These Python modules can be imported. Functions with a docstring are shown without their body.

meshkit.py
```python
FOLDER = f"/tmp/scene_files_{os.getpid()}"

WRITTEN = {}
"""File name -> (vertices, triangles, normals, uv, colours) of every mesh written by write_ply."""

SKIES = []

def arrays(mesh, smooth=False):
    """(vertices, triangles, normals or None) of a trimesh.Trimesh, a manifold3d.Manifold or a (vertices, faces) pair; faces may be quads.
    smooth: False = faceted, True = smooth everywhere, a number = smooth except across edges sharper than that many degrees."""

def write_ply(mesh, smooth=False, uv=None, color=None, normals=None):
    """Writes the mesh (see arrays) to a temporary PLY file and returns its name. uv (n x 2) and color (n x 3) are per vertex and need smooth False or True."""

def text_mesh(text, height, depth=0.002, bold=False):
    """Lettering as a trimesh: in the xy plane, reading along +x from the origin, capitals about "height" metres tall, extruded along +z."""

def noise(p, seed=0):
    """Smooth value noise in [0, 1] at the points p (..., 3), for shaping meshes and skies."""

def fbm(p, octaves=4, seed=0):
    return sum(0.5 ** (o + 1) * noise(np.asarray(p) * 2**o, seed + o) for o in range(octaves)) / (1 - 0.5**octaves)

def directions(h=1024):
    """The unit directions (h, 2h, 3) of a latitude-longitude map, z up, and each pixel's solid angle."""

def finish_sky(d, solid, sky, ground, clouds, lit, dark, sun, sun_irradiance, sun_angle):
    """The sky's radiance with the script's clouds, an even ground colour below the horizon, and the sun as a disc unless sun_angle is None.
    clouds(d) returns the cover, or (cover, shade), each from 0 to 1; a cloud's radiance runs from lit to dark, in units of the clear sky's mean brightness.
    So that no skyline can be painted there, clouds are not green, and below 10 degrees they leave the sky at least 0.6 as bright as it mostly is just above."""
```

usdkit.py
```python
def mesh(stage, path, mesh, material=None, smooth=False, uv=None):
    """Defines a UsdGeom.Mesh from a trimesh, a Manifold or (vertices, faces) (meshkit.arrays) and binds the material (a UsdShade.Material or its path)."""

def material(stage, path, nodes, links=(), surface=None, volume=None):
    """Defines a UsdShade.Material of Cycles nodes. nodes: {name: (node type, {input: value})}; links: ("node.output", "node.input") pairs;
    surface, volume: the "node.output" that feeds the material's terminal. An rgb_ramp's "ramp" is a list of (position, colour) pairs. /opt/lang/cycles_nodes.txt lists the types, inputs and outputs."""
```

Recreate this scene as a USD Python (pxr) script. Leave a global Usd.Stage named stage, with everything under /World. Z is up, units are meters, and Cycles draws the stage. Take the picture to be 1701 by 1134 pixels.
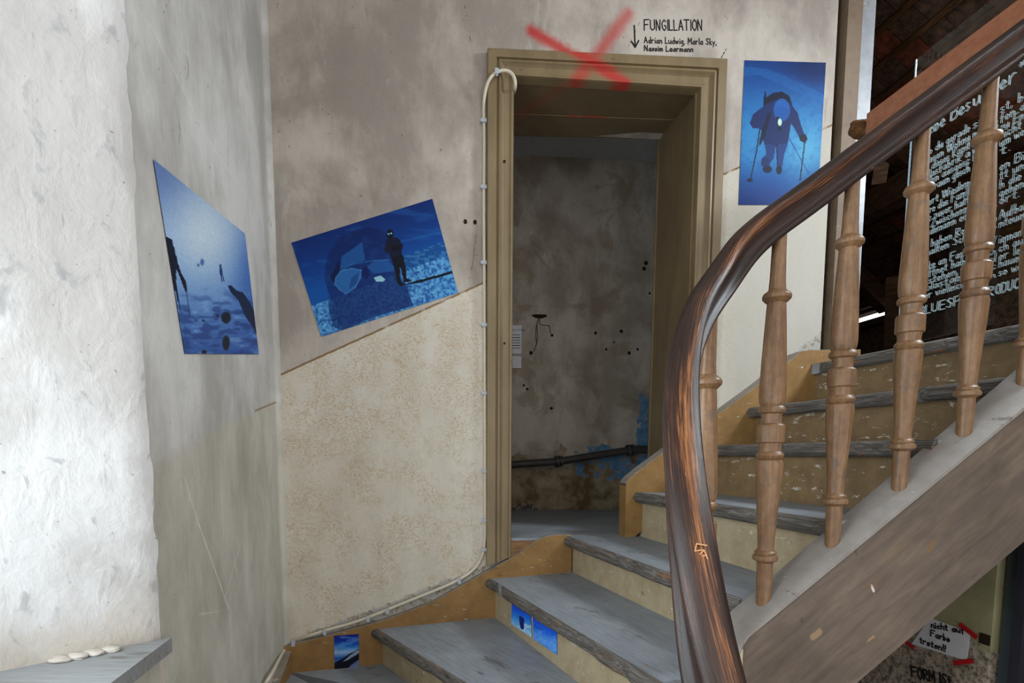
import math, random
import numpy as np, trimesh, usdkit, meshkit
from shapely.geometry import Polygon, LineString, box as sbox
from shapely.ops import unary_union
from scipy.interpolate import CubicSpline
from pxr import Usd, UsdGeom, UsdLux, UsdShade, Gf, Sdf, Vt

stage = Usd.Stage.CreateInMemory()
UsdGeom.SetStageUpAxis(stage, 'Z'); UsdGeom.SetStageMetersPerUnit(stage, 1.0)
UsdGeom.Xform.Define(stage, '/World'); UsdGeom.Scope.Define(stage, '/World/Looks')
random.seed(7); RNG = np.random.default_rng(7)

# ------------------------------------------------------------------ camera, daylight, exposure
W, H, F, CX, CY, HY = 1701.0, 1134.0, 925.0, 830.0, 842.0, 755.0
EYE = np.array([0, 0, 1.6])
PITCH = -math.atan((CY - HY) / F)
cam = UsdGeom.Camera.Define(stage, '/World/camera')
cam.AddTranslateOp().Set(Gf.Vec3d(*EYE)); cam.AddRotateXOp().Set(90 + math.degrees(PITCH))
AP = 36.0
cam.CreateHorizontalApertureAttr(AP); cam.CreateVerticalApertureAttr(AP * H / W)
cam.CreateFocalLengthAttr(AP * F / W)
cam.CreateHorizontalApertureOffsetAttr(AP * (W / 2 - CX) / W)
cam.CreateVerticalApertureOffsetAttr(AP * (CY - H / 2) / W)
cam.CreateFStopAttr(0.0); cam.CreateClippingRangeAttr(Gf.Vec2f(0.03, 500))
cam.CreateExposureAttr(0.0)

DOME = UsdLux.DomeLight.Define(stage, '/World/sky_light')
DOME.CreateIntensityAttr(0.54); DOME.CreateColorAttr(Gf.Vec3f(1.0, 0.985, 0.97))
ATTIC_FILL_INT = 80.0
WIN_INT, WIN_COL = 9.4, Gf.Vec3f(0.86, 0.935, 1.0)

# ------------------------------------------------------------------ helpers
def lin(r, g=None, b=None):
    if g is None: r, g, b = r
    return tuple((c / 255 / 12.92 if c / 255 <= .04045 else ((c / 255 + .055) / 1.055) ** 2.4) for c in (r, g, b))
_c, _s = math.cos(PITCH), math.sin(PITCH)
def ray(u, v):
    x, y = (u - CX) / F, -(v - CY) / F
    d = np.array([x, _c + -_s * y, _s + _c * y])
    return d
def at(u, v, Y):                       # the point at depth Y
    d = ray(u, v); return EYE + d * (Y / d[1])
def on(u, v, p, n):                    # the point on the plane (p, n)
    d = ray(u, v); p = np.asarray(p, float); n = np.asarray(n, float)
    return EYE + d * (np.dot(p - EYE, n) / np.dot(d, n))
def proj(P):
    q = np.asarray(P, float) - EYE
    fw = q[..., 1] * _c + q[..., 2] * _s; up = -q[..., 1] * _s + q[..., 2] * _c
    return np.stack([CX + F * q[..., 0] / fw, CY - F * up / fw], -1)
def unit(v): v = np.asarray(v, float); return v / np.linalg.norm(v)
ZUP = np.array([0, 0, 1.0])

COUNT = {}
def numbered(path):
    k = COUNT.get(path, 0); COUNT[path] = k + 1
    return path if k == 0 else f'{path}_{k:03d}'
def tag(prim, label=None, cat=None, group=None, kind=None):
    prim = prim.GetPrim() if hasattr(prim, 'GetPrim') else prim
    for k, v in (('label', label), ('category', cat), ('group', group), ('kind', kind)):
        if v: prim.SetCustomDataByKey(k, v)
    return prim
def obj(name, mesh, mat, parent=None, smooth=False, uv=None):
    base = str(parent.GetPath()) if parent is not None else '/World'
    return usdkit.mesh(stage, numbered(base + '/' + name), mesh, mat, smooth=smooth, uv=uv)
def thing(name, label, cat, group=None, kind=None, loc=None):
    x = UsdGeom.Xform.Define(stage, numbered('/World/' + name))
    if loc is not None: x.AddTranslateOp().Set(Gf.Vec3d(*map(float, loc)))
    return tag(x, label, cat, group, kind)
def cat_(ms): return trimesh.util.concatenate([m for m in ms if m is not None])
def frame_mat(o, x, y, z):
    M = np.eye(4); M[:3, 0], M[:3, 1], M[:3, 2], M[:3, 3] = x, y, z, o; return M
def bx(lo, hi):
    lo, hi = np.minimum(lo, hi), np.maximum(lo, hi)
    m = trimesh.creation.box(hi - lo); m.apply_translation((lo + hi) / 2); return m
def hexa(b, t):                        # eight corners: bottom loop b, top loop t
    v = np.vstack([b, t]); m = trimesh.Trimesh(v, [[0, 2, 1], [0, 3, 2], [4, 5, 6], [4, 6, 7], [0, 1, 5], [0, 5, 4], [1, 2, 6], [1, 6, 5], [2, 3, 7], [2, 7, 6], [3, 0, 4], [3, 4, 7]], process=False)
    if m.volume < 0: m.invert()
    return m
def beam(a, b, w, h, up=ZUP):          # a straight timber from a to b
    a, b = np.asarray(a, float), np.asarray(b, float); t = unit(b - a); s = unit(np.cross(t, up)); n = np.cross(s, t)
    c = [(-w / 2) * s - h / 2 * n, w / 2 * s - h / 2 * n, w / 2 * s + h / 2 * n, -w / 2 * s + h / 2 * n]
    return hexa([a + x for x in c], [b + x for x in c])
def prism(poly, z0, z1, M=None):
    m = trimesh.creation.extrude_polygon(poly, z1 - z0, engine='earcut'); m.apply_translation([0, 0, z0])
    if M is not None: m.apply_transform(M)
    return m
def tube(pts, r, n=8):
    pts = np.asarray(pts, float); T = np.gradient(pts, axis=0); T /= np.linalg.norm(T, axis=1)[:, None]
    ref = np.array([0.31, 0.2, 0.93]); V = []
    for p, t in zip(pts, T):
        a = unit(np.cross(t, ref)); b = np.cross(t, a)
        V += [p + r * (math.cos(q) * a + math.sin(q) * b) for q in np.linspace(0, 2 * math.pi, n, endpoint=False)]
    Fc = []
    for i in range(len(pts) - 1):
        for j in range(n):
            k = (j + 1) % n; a, b, c, d = i * n + j, i * n + k, (i + 1) * n + k, (i + 1) * n + j
            Fc += [[a, b, c], [a, c, d]]
    V += [pts[0], pts[-1]]; L = len(V)
    for j in range(n):
        k = (j + 1) % n; Fc += [[L - 2, k, j], [L - 1, (len(pts) - 1) * n + j, (len(pts) - 1) * n + k]]
    return trimesh.Trimesh(V, Fc, process=False)
def spline(pts, n):
    pts = np.asarray(pts, float); t = np.r_[0, np.cumsum(np.linalg.norm(np.diff(pts, axis=0), axis=1))]
    return CubicSpline(t, pts)(np.linspace(0, t[-1], n))
def lathe(prof, n=28):
    prof = np.asarray(prof, float); A = np.linspace(0, 2 * math.pi, n, endpoint=False); V, Fc = [], []
    for r, z in prof: V += [[r * math.cos(a), r * math.sin(a), z] for a in A]
    for i in range(len(prof) - 1):
        for j in range(n):
            k = (j + 1) % n; Fc += [[i * n + j, i * n + k, (i + 1) * n + k], [i * n + j, (i + 1) * n + k, (i + 1) * n + j]]
    V += [[0, 0, prof[0][1]], [0, 0, prof[-1][1]]]; L = len(V)
    for j in range(n):
        k = (j + 1) % n; Fc += [[L - 2, k, j], [L - 1, (len(prof) - 1) * n + j, (len(prof) - 1) * n + k]]
    return trimesh.Trimesh(V, Fc, process=False)

# ------------------------------------------------------------------ node graphs
class Ref:
    def __init__(s, n, o): s.n, s.o = n, o
    def to(s, o): return Ref(s.n, o)
class G:
    def __init__(s): s.nodes, s.links = {}, []
    def n(s, kind, out, **kw):
        name = f'n{len(s.nodes)}'; ins = {}
        for k, v in kw.items():
            if isinstance(v, Ref): s.links.append((f'{v.n}.{v.o}', f'{name}.{k}'))
            else: ins[k] = v
        s.nodes[name] = (kind, ins); return Ref(name, out)
    def pos(s): return s.n('geometry', 'position')
    def ocs(s): return s.n('texture_coordinate', 'object')
    def m(s, op, a, b=0.0, c=0.0, clamp=False): return s.n('math', 'value', math_type=op, value1=a, value2=b, value3=c, use_clamp=clamp)
    def vm(s, op, a, b=(0, 0, 0), out='vector', **k): return s.n('vector_math', out, math_type=op, vector1=a, vector2=b, **k)
    def map(s, v, scale=(1, 1, 1), rot=(0, 0, 0), loc=(0, 0, 0)): return s.n('mapping', 'vector', vector=v, scale=scale, rotation=rot, location=loc)
    def noise(s, v, scale, detail=4, rough=.55, dist=0.0): return s.n('noise_texture', 'fac', vector=v, scale=scale, detail=detail, roughness=rough, distortion=dist)
    def step(s, v, a, b, lo=0.0, hi=1.0): return s.n('map_range', 'result', range_type='smoothstep', value=v, from_min=a, from_max=b, to_min=lo, to_max=hi, clamp=True)
    def mix(s, f, a, b, t='mix'): return s.n('mix_color', 'result', blend_type=t, fac=f, a=a, b=b)
    def ramp(s, f, stops): return s.n('rgb_ramp', 'color', fac=f, ramp=stops)
    def bump(s, h, strength=.3, dist=.01, normal=None):
        k = dict(height=h, strength=strength, distance=dist)
        if normal is not None: k['normal'] = normal
        return s.n('bump', 'normal', **k)
    def seg(s, p, A, B):               # distance to a segment, and how far along it
        A, B = np.asarray(A, float), np.asarray(B, float); d = B - A
        q = s.vm('subtract', p, tuple(A)); t = s.m('divide', s.vm('dot_product', q, tuple(d), out='value'), float(d @ d), clamp=True)
        along = s.n('vector_math', 'vector', math_type='scale', vector1=tuple(d), scale=t)
        return s.vm('length', s.vm('subtract', q, along), out='value'), t
    def done(s, name, color, rough=.8, normal=None, spec=.3, **kw):
        k = dict(base_color=color, roughness=rough, specular_ior_level=spec, **kw)
        if normal is not None: k['normal'] = normal
        b = s.n('principled_bsdf', 'BSDF', **k)
        return usdkit.material(stage, '/World/Looks/' + name, s.nodes, s.links, surface=f'{b.n}.BSDF')
def plain(name, rgb, rough=.7, spec=.3, vary=.12, scale=30, **kw):
    g = G(); p = g.pos(); f = g.noise(p, scale)
    c = np.array(lin(rgb)); col = g.ramp(f, [(.25, tuple(c * (1 - vary))), (.75, tuple(c * (1 + vary)))])
    return g.done(name, col, rough, g.bump(f, .15, .002), spec, **kw)

# ------------------------------------------------------------------ the plan of the place
PHI = math.radians(5.0)                                   # the door wall
WX, WN = np.array([math.cos(PHI), math.sin(PHI), 0]), np.array([-math.sin(PHI), math.cos(PHI), 0])
WP = np.array([0, 2.66, 0.0])
def wall(u, v, off=0.0): return on(u, v, WP - WN * off, WN)
def wl(P): P = np.asarray(P, float); return np.array([(P - WP) @ WX, P[2]])
def w3(s, z, off=0.0): return WP + WX * s - WN * off + ZUP * z
VD = (690.0 - CX) / F
ED = unit([VD, 1, 0]); EF = np.array([ED[1], -ED[0], 0])  # across the flight, along the flight
def fl(s, d, z=0.0): return EF * s + ED * d + ZUP * z
def fplane(u, v, d): return on(u, v, ED * d, ED)
CORNER = wall(462, 755); CORNER[2] = 0
EDGE = on(245, 755, CORNER, np.cross(ED, ZUP)); EDGE[2] = 0   # where the left wall turns into the window reveal
RV = unit([-.72, -.695, 0]); REND = EDGE + RV * .46
TOPZ = 4.35

RAILWEAR = [(0, (.62, .02, 0)), (.30, (.62, .05, 0)), (.39, (.60, .09, 0)), (.485, (.53, .07, 0)), (.56, (.50, .08, 0)), (.625, (.47, .11, 0)), (.745, (.44, .125, 0)), (1, (.44, .125, 0))]   # where along the rail, which shoulder, how worn
DF = 1.266
# ------------------------------------------------------------------ materials
def spray(g, p, soffit=False):
    p2 = g.vm('multiply', p, (1, 0, 1)); fl_ = lambda q: wall(*q, .02) * [1, 0, 1]
    a, ta = g.seg(p2, fl_((884, 46)), fl_((1038, 138))); b, tb = g.seg(p2, fl_((1044, 18)), fl_((945, 152)))
    c, tc = g.seg(p, SOFA, SOFB)
    n = g.noise(p, 60, 3); w = g.m('multiply', g.m('subtract', n, .5), .02)
    f1 = g.m('multiply', g.step(g.m('add', a, w), .044, .004), .88)
    f2 = g.m('multiply', g.step(g.m('add', b, w), .052, .002), .68)
    f3 = g.m('multiply', g.step(g.m('add', c, w), .07, .0), g.m('multiply_add', tc, -.5, .5))
    return f3 if soffit else g.m('maximum', f1, g.m('maximum', f2, f3))
SOFA, SOFB = wall(945, 148) + WN * .02, None
RED = lin(178, 38, 36)

def plaster_nodes(g, p, lightc, darkc, scale=1.3):
    big = g.noise(p, scale, 5, .6, .4); mid = g.noise(g.map(p, (1, 1, .45)), 5.5, 6, .65, .3); fine = g.noise(p, 55, 4)
    f = g.m('add', g.m('multiply', big, .6), g.m('multiply', mid, .4))
    dk2 = tuple(c * .9 for c in darkc)
    col = g.ramp(f, [(.34, dk2), (.44, darkc), (.58, lightc)])
    for rot, k in (((0, .5, .0), .16), ((0, -.7, 0), .14), ((0, 1.3, 0), .10)):      # pale scratches
        scr = g.noise(g.map(g.map(p, (1, 1, 1), rot), (16, 16, 2.2)), 3.2, 4, .6, .9); col = g.mix(g.m('multiply', g.step(scr, .69, .73), k), col, lin(228, 225, 220))
    smear = g.noise(g.map(p, (1.5, 1.5, .5), (0, .4, 0)), 4, 5, .7, 1.2); col = g.mix(g.m('multiply', g.step(smear, .58, .72), .28), col, lin(206, 200, 192)); col = g.mix(g.m('multiply', g.step(smear, .40, .28), .2), col, lin(124, 114, 102))
    spot = g.noise(p, 70, 2, .4); col = g.mix(g.m('multiply', g.step(spot, .745, .765), .55), col, lin(96, 82, 66))
    gouge = g.noise(g.map(p, (3, 3, 1), (0, .5, .3)), 9, 4, .6, .8); col = g.mix(g.m('multiply', g.step(gouge, .69, .72), .35), col, lin(120, 108, 94))
    h = g.m('add', g.m('multiply', fine, .3), g.m('multiply', mid, .9))
    return col, h, mid, fine

def wall_material():
    g = G(); p = g.pos(); xyz = g.n('separate_xyz', 'x', vector=p); x, z = xyz, xyz.to('z')
    col, h, mid, fine = plaster_nodes(g, p, lin(186, 177, 167), lin(150, 141, 132))
    def line(a, b):
        A, B = wall(*a), wall(*b); m = (B[2] - A[2]) / (B[0] - A[0]); return g.m('multiply_add', x, m, A[2] - m * A[0])
    zl = g.m('maximum', line((462, 668), (804, 554)), line((1196, 292), (1238, 273)))
    d = g.m('subtract', z, zl); wob = g.m('multiply', g.m('subtract', g.noise(p, 25, 3), .5), .006)
    d = g.m('add', d, wob)
    inside = g.step(d, .003, -.003)
    # the papered dado: cream ground with a yellow-brown scribble
    ground = g.ramp(mid, [(.3, lin(192, 184, 168)), (.7, lin(212, 206, 194))])
    v = g.noise(g.map(p, (1, 1, 1.25)), 25, 3, .6, 1.9); vein = g.m('absolute', g.m('subtract', v, .5))
    vein = g.step(vein, .05, .014); patch = g.step(g.noise(p, 7, 5, .65), .36, .56)
    leftmask = g.step(x, 1.3, .9)
    ground = g.mix(g.m('multiply', g.m('multiply', vein, patch), g.m('multiply_add', leftmask, .42, .12)), ground, lin(168, 137, 84))
    chip = g.noise(g.map(p, (1, 1, 2.2)), 8, 4, .6, .5); ground = g.mix(g.m('multiply', g.step(chip, .70, .72), .7), ground, lin(166, 172, 178))
    pink = g.noise(p, 3.1, 3); ground = g.mix(g.m('multiply', g.step(pink, .62, .75), .3), ground, lin(190, 160, 152))
    ground = g.mix(g.m('multiply', g.step(x, .9, 1.2), .7), ground, lin(170, 166, 156))  # right of the door: shading painted into the ground colour
    col = g.mix(inside, col, ground)
    edge = g.step(g.m('absolute', d), .0065, .0035); col = g.mix(g.m('multiply', edge, g.step(g.noise(p, 14, 3), .36, .5, .25, .9)), col, lin(126, 98, 58))
    # crumbling plaster along the stair string
    zs = g.m('maximum', line((489, 1066), (806, 940)), line((1191, 684), (1332, 578)))
    dz = g.m('add', g.m('subtract', z, zs), g.m('multiply', g.m('subtract', g.noise(p, 16, 5, .7), .5), .09))
    crumb = g.step(dz, .012, .0)
    cc = g.ramp(g.noise(p, 34, 5, .7), [(.38, lin(120, 112, 100)), (.5, lin(178, 172, 160)), (.62, lin(160, 164, 168))])
    col = g.mix(crumb, col, cc)
    for A, B, k in (((792, 380), (783, 452), .5), ((1196, 290), (1236, 276), .6), ((770, 0), (782, 70), .6), ((1062, 38), (1040, 86), .4), ((1207, 80), (1198, 96), 1.0)):
        ds, t = g.seg(p, wall(*A), wall(*B)); ds = g.m('add', ds, g.m('multiply', g.m('absolute', g.m('subtract', g.noise(p, 18, 3), .5)), .05))
        col = g.mix(g.m('multiply', g.step(ds, .005, .002), k), col, lin(70, 58, 46))
    col = g.mix(spray(g, p), col, RED)
    hh = g.m('add', h, g.m('add', g.m('multiply', inside, -.25), g.m('multiply', crumb, g.noise(p, 40, 5, .7))))
    return g.done('plaster_door_wall', col, .82, g.bump(hh, .35, .012), .25)

def left_material():
    g = G(); p = g.pos(); xyz = g.n('separate_xyz', 'x', vector=p); y, z = xyz.to('y'), xyz.to('z')
    col, h, mid, fine = plaster_nodes(g, p, lin(206, 204, 200), lin(170, 167, 161), 1.0)
    pl = (CORNER, np.cross(ED, ZUP)); A, B = on(458, 668, *pl), on(395, 698, *pl)
    m = (B[2] - A[2]) / (B[1] - A[1]); zl = g.m('multiply_add', y, m, A[2] - m * A[1])
    d = g.m('add', g.m('subtract', z, zl), g.m('multiply', g.m('subtract', g.noise(p, 9, 4), .5), .05))
    ins = g.step(d, .02, -.02)
    col = g.mix(g.m('multiply', ins, .55), col, g.ramp(mid, [(.3, lin(158, 152, 134)), (.7, lin(196, 190, 172))]))
    e, _ = g.seg(p, A, on(424, 682, *pl)); col = g.mix(g.m('multiply', g.step(e, .006, .003), .7), col, lin(132, 104, 62))
    for a, b, k in (((305, 790), (330, 870), .5), ((330, 870), (380, 1010), .7), ((385, 905), (395, 960), .3), ((368, 800), (372, 900), .35), ((372, 1000), (400, 900), .35), ((250, 40), (345, 230), .3), ((345, 230), (425, 350), .3), ((383, 1010), (384, 1090), .35), ((330, 1020), (365, 1015), .3)):
        ds, _ = g.seg(p, on(*a, *pl), on(*b, *pl)); ds = g.m('add', ds, g.m('multiply', g.m('subtract', g.noise(p, 20, 3), .5), .008))
        col = g.mix(g.m('multiply', g.step(ds, .004, .0012), k), col, lin(228, 226, 222))
    return g.done('plaster_window_wall', col, .8, g.bump(h, .35, .012), .25)

def reveal_material():
    g = G(); p = g.pos()
    col, h, mid, fine = plaster_nodes(g, p, lin(212, 212, 212), lin(186, 183, 180), 1.6)
    v = g.noise(g.map(p, (1.6, 1.6, 1)), 11, 4, .55, .5); col = g.mix(g.m('multiply', g.step(v, .585, .68), .5), col, lin(138, 138, 142))
    z = g.n('separate_xyz', 'z', vector=p); low = g.m('add', z, g.m('multiply', g.noise(p, 7, 5), .3))
    col = g.mix(g.m('multiply', g.step(low, 1.46, 1.28), .6), col, lin(176, 160, 138))
    return g.done('plaster_reveal', col, .75, g.bump(g.m('add', h, v), .4, .012), .3)

def far_material():
    g = G(); p = g.pos(); xyz = g.n('separate_xyz', 'x', vector=p); x, z = xyz, xyz.to('z')
    col, h, mid, fine = plaster_nodes(g, p, lin(176, 168, 158), lin(140, 131, 120), 2.2)
    st = g.noise(p, 3.2, 6, .65, .6); col = g.mix(g.m('multiply', g.step(st, .54, .62), .45), col, lin(120, 104, 82))
    # bare patches low on the wall
    n = g.noise(p, 5.0, 6, .62, .5); zn = g.m('add', z, g.m('multiply', g.m('subtract', n, .5), .9))
    bare = g.step(zn, 1.57, 1.55); col = g.mix(bare, col, g.ramp(g.noise(p, 12, 5), [(.35, lin(104, 86, 62)), (.65, lin(150, 138, 116))]))
    xb = g.m('add', x, g.m('multiply', g.m('subtract', g.noise(p, 9, 5), .5), .12)); zb = g.m('add', z, g.m('multiply', g.m('subtract', g.noise(p, 9, 5), .5), .2))
    blue = g.m('multiply', g.step(xb, BLUEX, BLUEX + .01), g.step(zb, 2.04, 2.03))
    blue2 = g.m('multiply', g.m('multiply', g.step(xb, BLUEX - .45, BLUEX - .44), g.step(zb, 1.66, 1.65)), g.step(zb, 1.42, 1.44))
    bl = g.m('multiply', g.m('maximum', blue, g.m('multiply', blue2, g.step(g.noise(p, 6, 4), .46, .52))), g.step(g.noise(p, 22, 4), .36, .44))
    col = g.mix(bl, col, g.ramp(g.noise(p, 20, 4), [(.3, lin(70, 108, 142)), (.7, lin(104, 140, 172))]))
    base = g.step(zn, 1.18, 1.14); col = g.mix(g.m('multiply', base, .8), col, lin(46, 56, 66))
    return g.done('plaster_far_room', col, .88, g.bump(g.m('add', h, g.m('multiply', bare, -.8)), .5, .012), .2)

def casing_material(name='painted_casing', mul=1.0):
    g = G(); p = g.pos(); f = g.noise(g.map(p, (1, 1, .3)), 14, 5, .6); b = g.noise(p, 2.5, 4)
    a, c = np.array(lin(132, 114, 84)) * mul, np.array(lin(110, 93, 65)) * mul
    col = g.ramp(g.m('add', g.m('multiply', f, .5), g.m('multiply', b, .5)), [(.35, tuple(c)), (.65, tuple(a))])
    sp = g.noise(p, 90, 2, .4); col = g.mix(g.m('multiply', g.step(sp, .745, .76), .8), col, lin(70, 48, 26))
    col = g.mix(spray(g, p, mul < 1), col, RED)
    return g.done(name, col, .48, g.bump(f, .12, .003), .45)

def wood_paint(name, a, b, under, chip=.62, rough=.62, grey=0.0, spec=.35):
    """Old oil paint worn to the wood along the edges."""
    g = G(); p = g.pos(); big = g.noise(p, 3, 4); f = g.noise(p, 18, 5, .6)
    col = g.ramp(g.m('add', g.m('multiply', big, .5), g.m('multiply', f, .5)), [(.34, lin(b)), (.64, lin(a))])
    n = g.noise(g.map(p, (1, 1, 2.6)), 15, 6, .7, .4); w = g.step(n, chip, chip + .03)
    col = g.mix(w, col, g.ramp(g.noise(p, 50, 3), [(.35, lin(under)), (.65, lin(206, 198, 182))]))
    d = g.noise(g.map(p, (1, 1, 3)), 9, 5, .7); col = g.mix(g.m('multiply', g.step(d, .66, .70), .55), col, lin(70, 56, 42))
    return g.done(name, col, rough, g.bump(g.m('add', f, g.m('multiply', w, -1.0)), .25, .004), spec)

def tread_material(name, base=(130, 135, 141), dark=(88, 91, 95)):
    g = G(); p = g.ocs(); r = g.n('object_info', 'random'); q = g.vm('add', p, g.n('combine_xyz', 'vector', x=g.m('multiply', r, 9.0), y=r, z=r))
    grain = g.noise(g.map(q, (1.3, 34, 8)), 5, 7, .7, .35); big = g.noise(q, 3.4, 5, .6); fine = g.noise(g.map(q, (3, 70, 20)), 4, 4, .6)
    f = g.m('add', g.m('multiply', grain, .45), g.m('add', g.m('multiply', big, .3), g.m('multiply', fine, .25)))
    col = g.ramp(f, [(.32, lin(dark)), (.47, lin(base)), (.62, lin(152, 158, 165)), (.72, lin(136, 126, 114))])
    st = g.noise(g.map(q, (1, 2.4, 1)), 5, 4, .6); col = g.mix(g.m('multiply', g.step(st, .62, .68), .6), col, lin(84, 80, 76))
    o = g.noise(g.map(q, (1, 3, 1)), 11, 5, .7); col = g.mix(g.m('multiply', g.step(o, .675, .70), .65), col, lin(140, 98, 62))
    return g.done(name, col, .62, g.bump(g.m('add', grain, fine), .35, .003), .35)

def nosing_material():
    g = G(); p = g.ocs(); r = g.n('object_info', 'random'); q = g.vm('add', p, g.n('combine_xyz', 'vector', x=g.m('multiply', r, 9.0), y=r, z=r))
    gr = g.noise(g.map(q, (1.5, 40, 40)), 4, 6, .7, .5); n = g.noise(g.map(q, (1, 6, 6)), 7, 5, .7)
    col = g.ramp(gr, [(.3, lin(62, 56, 50)), (.5, lin(98, 92, 86)), (.7, lin(140, 138, 136))])
    col = g.mix(g.m('multiply', g.step(n, .60, .66), .75), col, lin(150, 104, 66)); col = g.mix(g.m('multiply', g.step(n, .40, .33), .8), col, lin(48, 42, 38))
    return g.done('worn_nosing', col, .7, g.bump(g.m('add', gr, n), .8, .006), .3)

def turned_wood():
    g = G(); p = g.pos(); o = g.ocs(); r = g.n('object_info', 'random')
    gr = g.noise(g.map(p, (60, 60, 3)), 2, 5, .65, .4); sp = g.noise(g.map(p, (1, 1, .6)), 70, 4, .7); big = g.noise(p, 9, 4)
    f = g.m('add', g.m('multiply', gr, .45), g.m('add', g.m('multiply', sp, .3), g.m('multiply', big, .25)))
    col = g.ramp(f, [(.3, lin(84, 58, 38)), (.5, lin(124, 93, 64)), (.7, lin(156, 122, 88))])
    ao = g.noise(p, 24, 5, .7); col = g.mix(g.m('multiply', g.step(ao, .54, .68), .6), col, lin(92, 80, 72))  # grey dirt, speckled at random
    return g.done('turned_wood', col, .42, g.bump(g.m('add', gr, sp), .25, .002), .5)

def rail_material():
    g = G(); uv = g.n('uvmap', 'UV', attribute='st'); s = g.n('separate_xyz', 'x', vector=uv); a, b = s, s.to('y')
    streak = g.noise(g.map(uv, (4, 46, 1)), 1.6, 7, .76, .5); long_ = g.noise(g.map(uv, (2.2, 3, 1)), 1.2, 4, .6, .3); p = g.pos()
    wear = g.m('add', g.m('multiply', streak, .62), g.m('multiply', long_, .38))
    v0 = g.n('separate_xyz', 'x', vector=g.ramp(g.m('divide', a, 3.2), RAILWEAR))
    crest = g.step(g.m('absolute', g.m('subtract', b, v0)), .085, .0)       # hands have rubbed one shoulder of the rail
    low = g.n('separate_xyz', 'y', vector=g.ramp(g.m('divide', a, 3.2), RAILWEAR))
    wear = g.m('add', wear, g.m('multiply', g.m('maximum', crest, g.m('multiply', g.step(g.m('absolute', g.m('subtract', b, .225)), .05, .0), .55)), low))
    col = g.ramp(wear, [(.34, lin(24, 15, 14)), (.50, lin(40, 25, 21)), (.575, lin(66, 40, 28)), (.645, lin(140, 88, 50)), (.75, lin(196, 146, 106))])
    nick = g.noise(g.map(uv, (14, 40, 1)), 3, 3, .6); col = g.mix(g.step(nick, .715, .735), col, lin(200, 150, 108))
    return g.done('worn_dark_varnish', col, .40, g.bump(g.m('add', streak, g.m('multiply', nick, .4)), .3, .003), .5)

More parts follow.
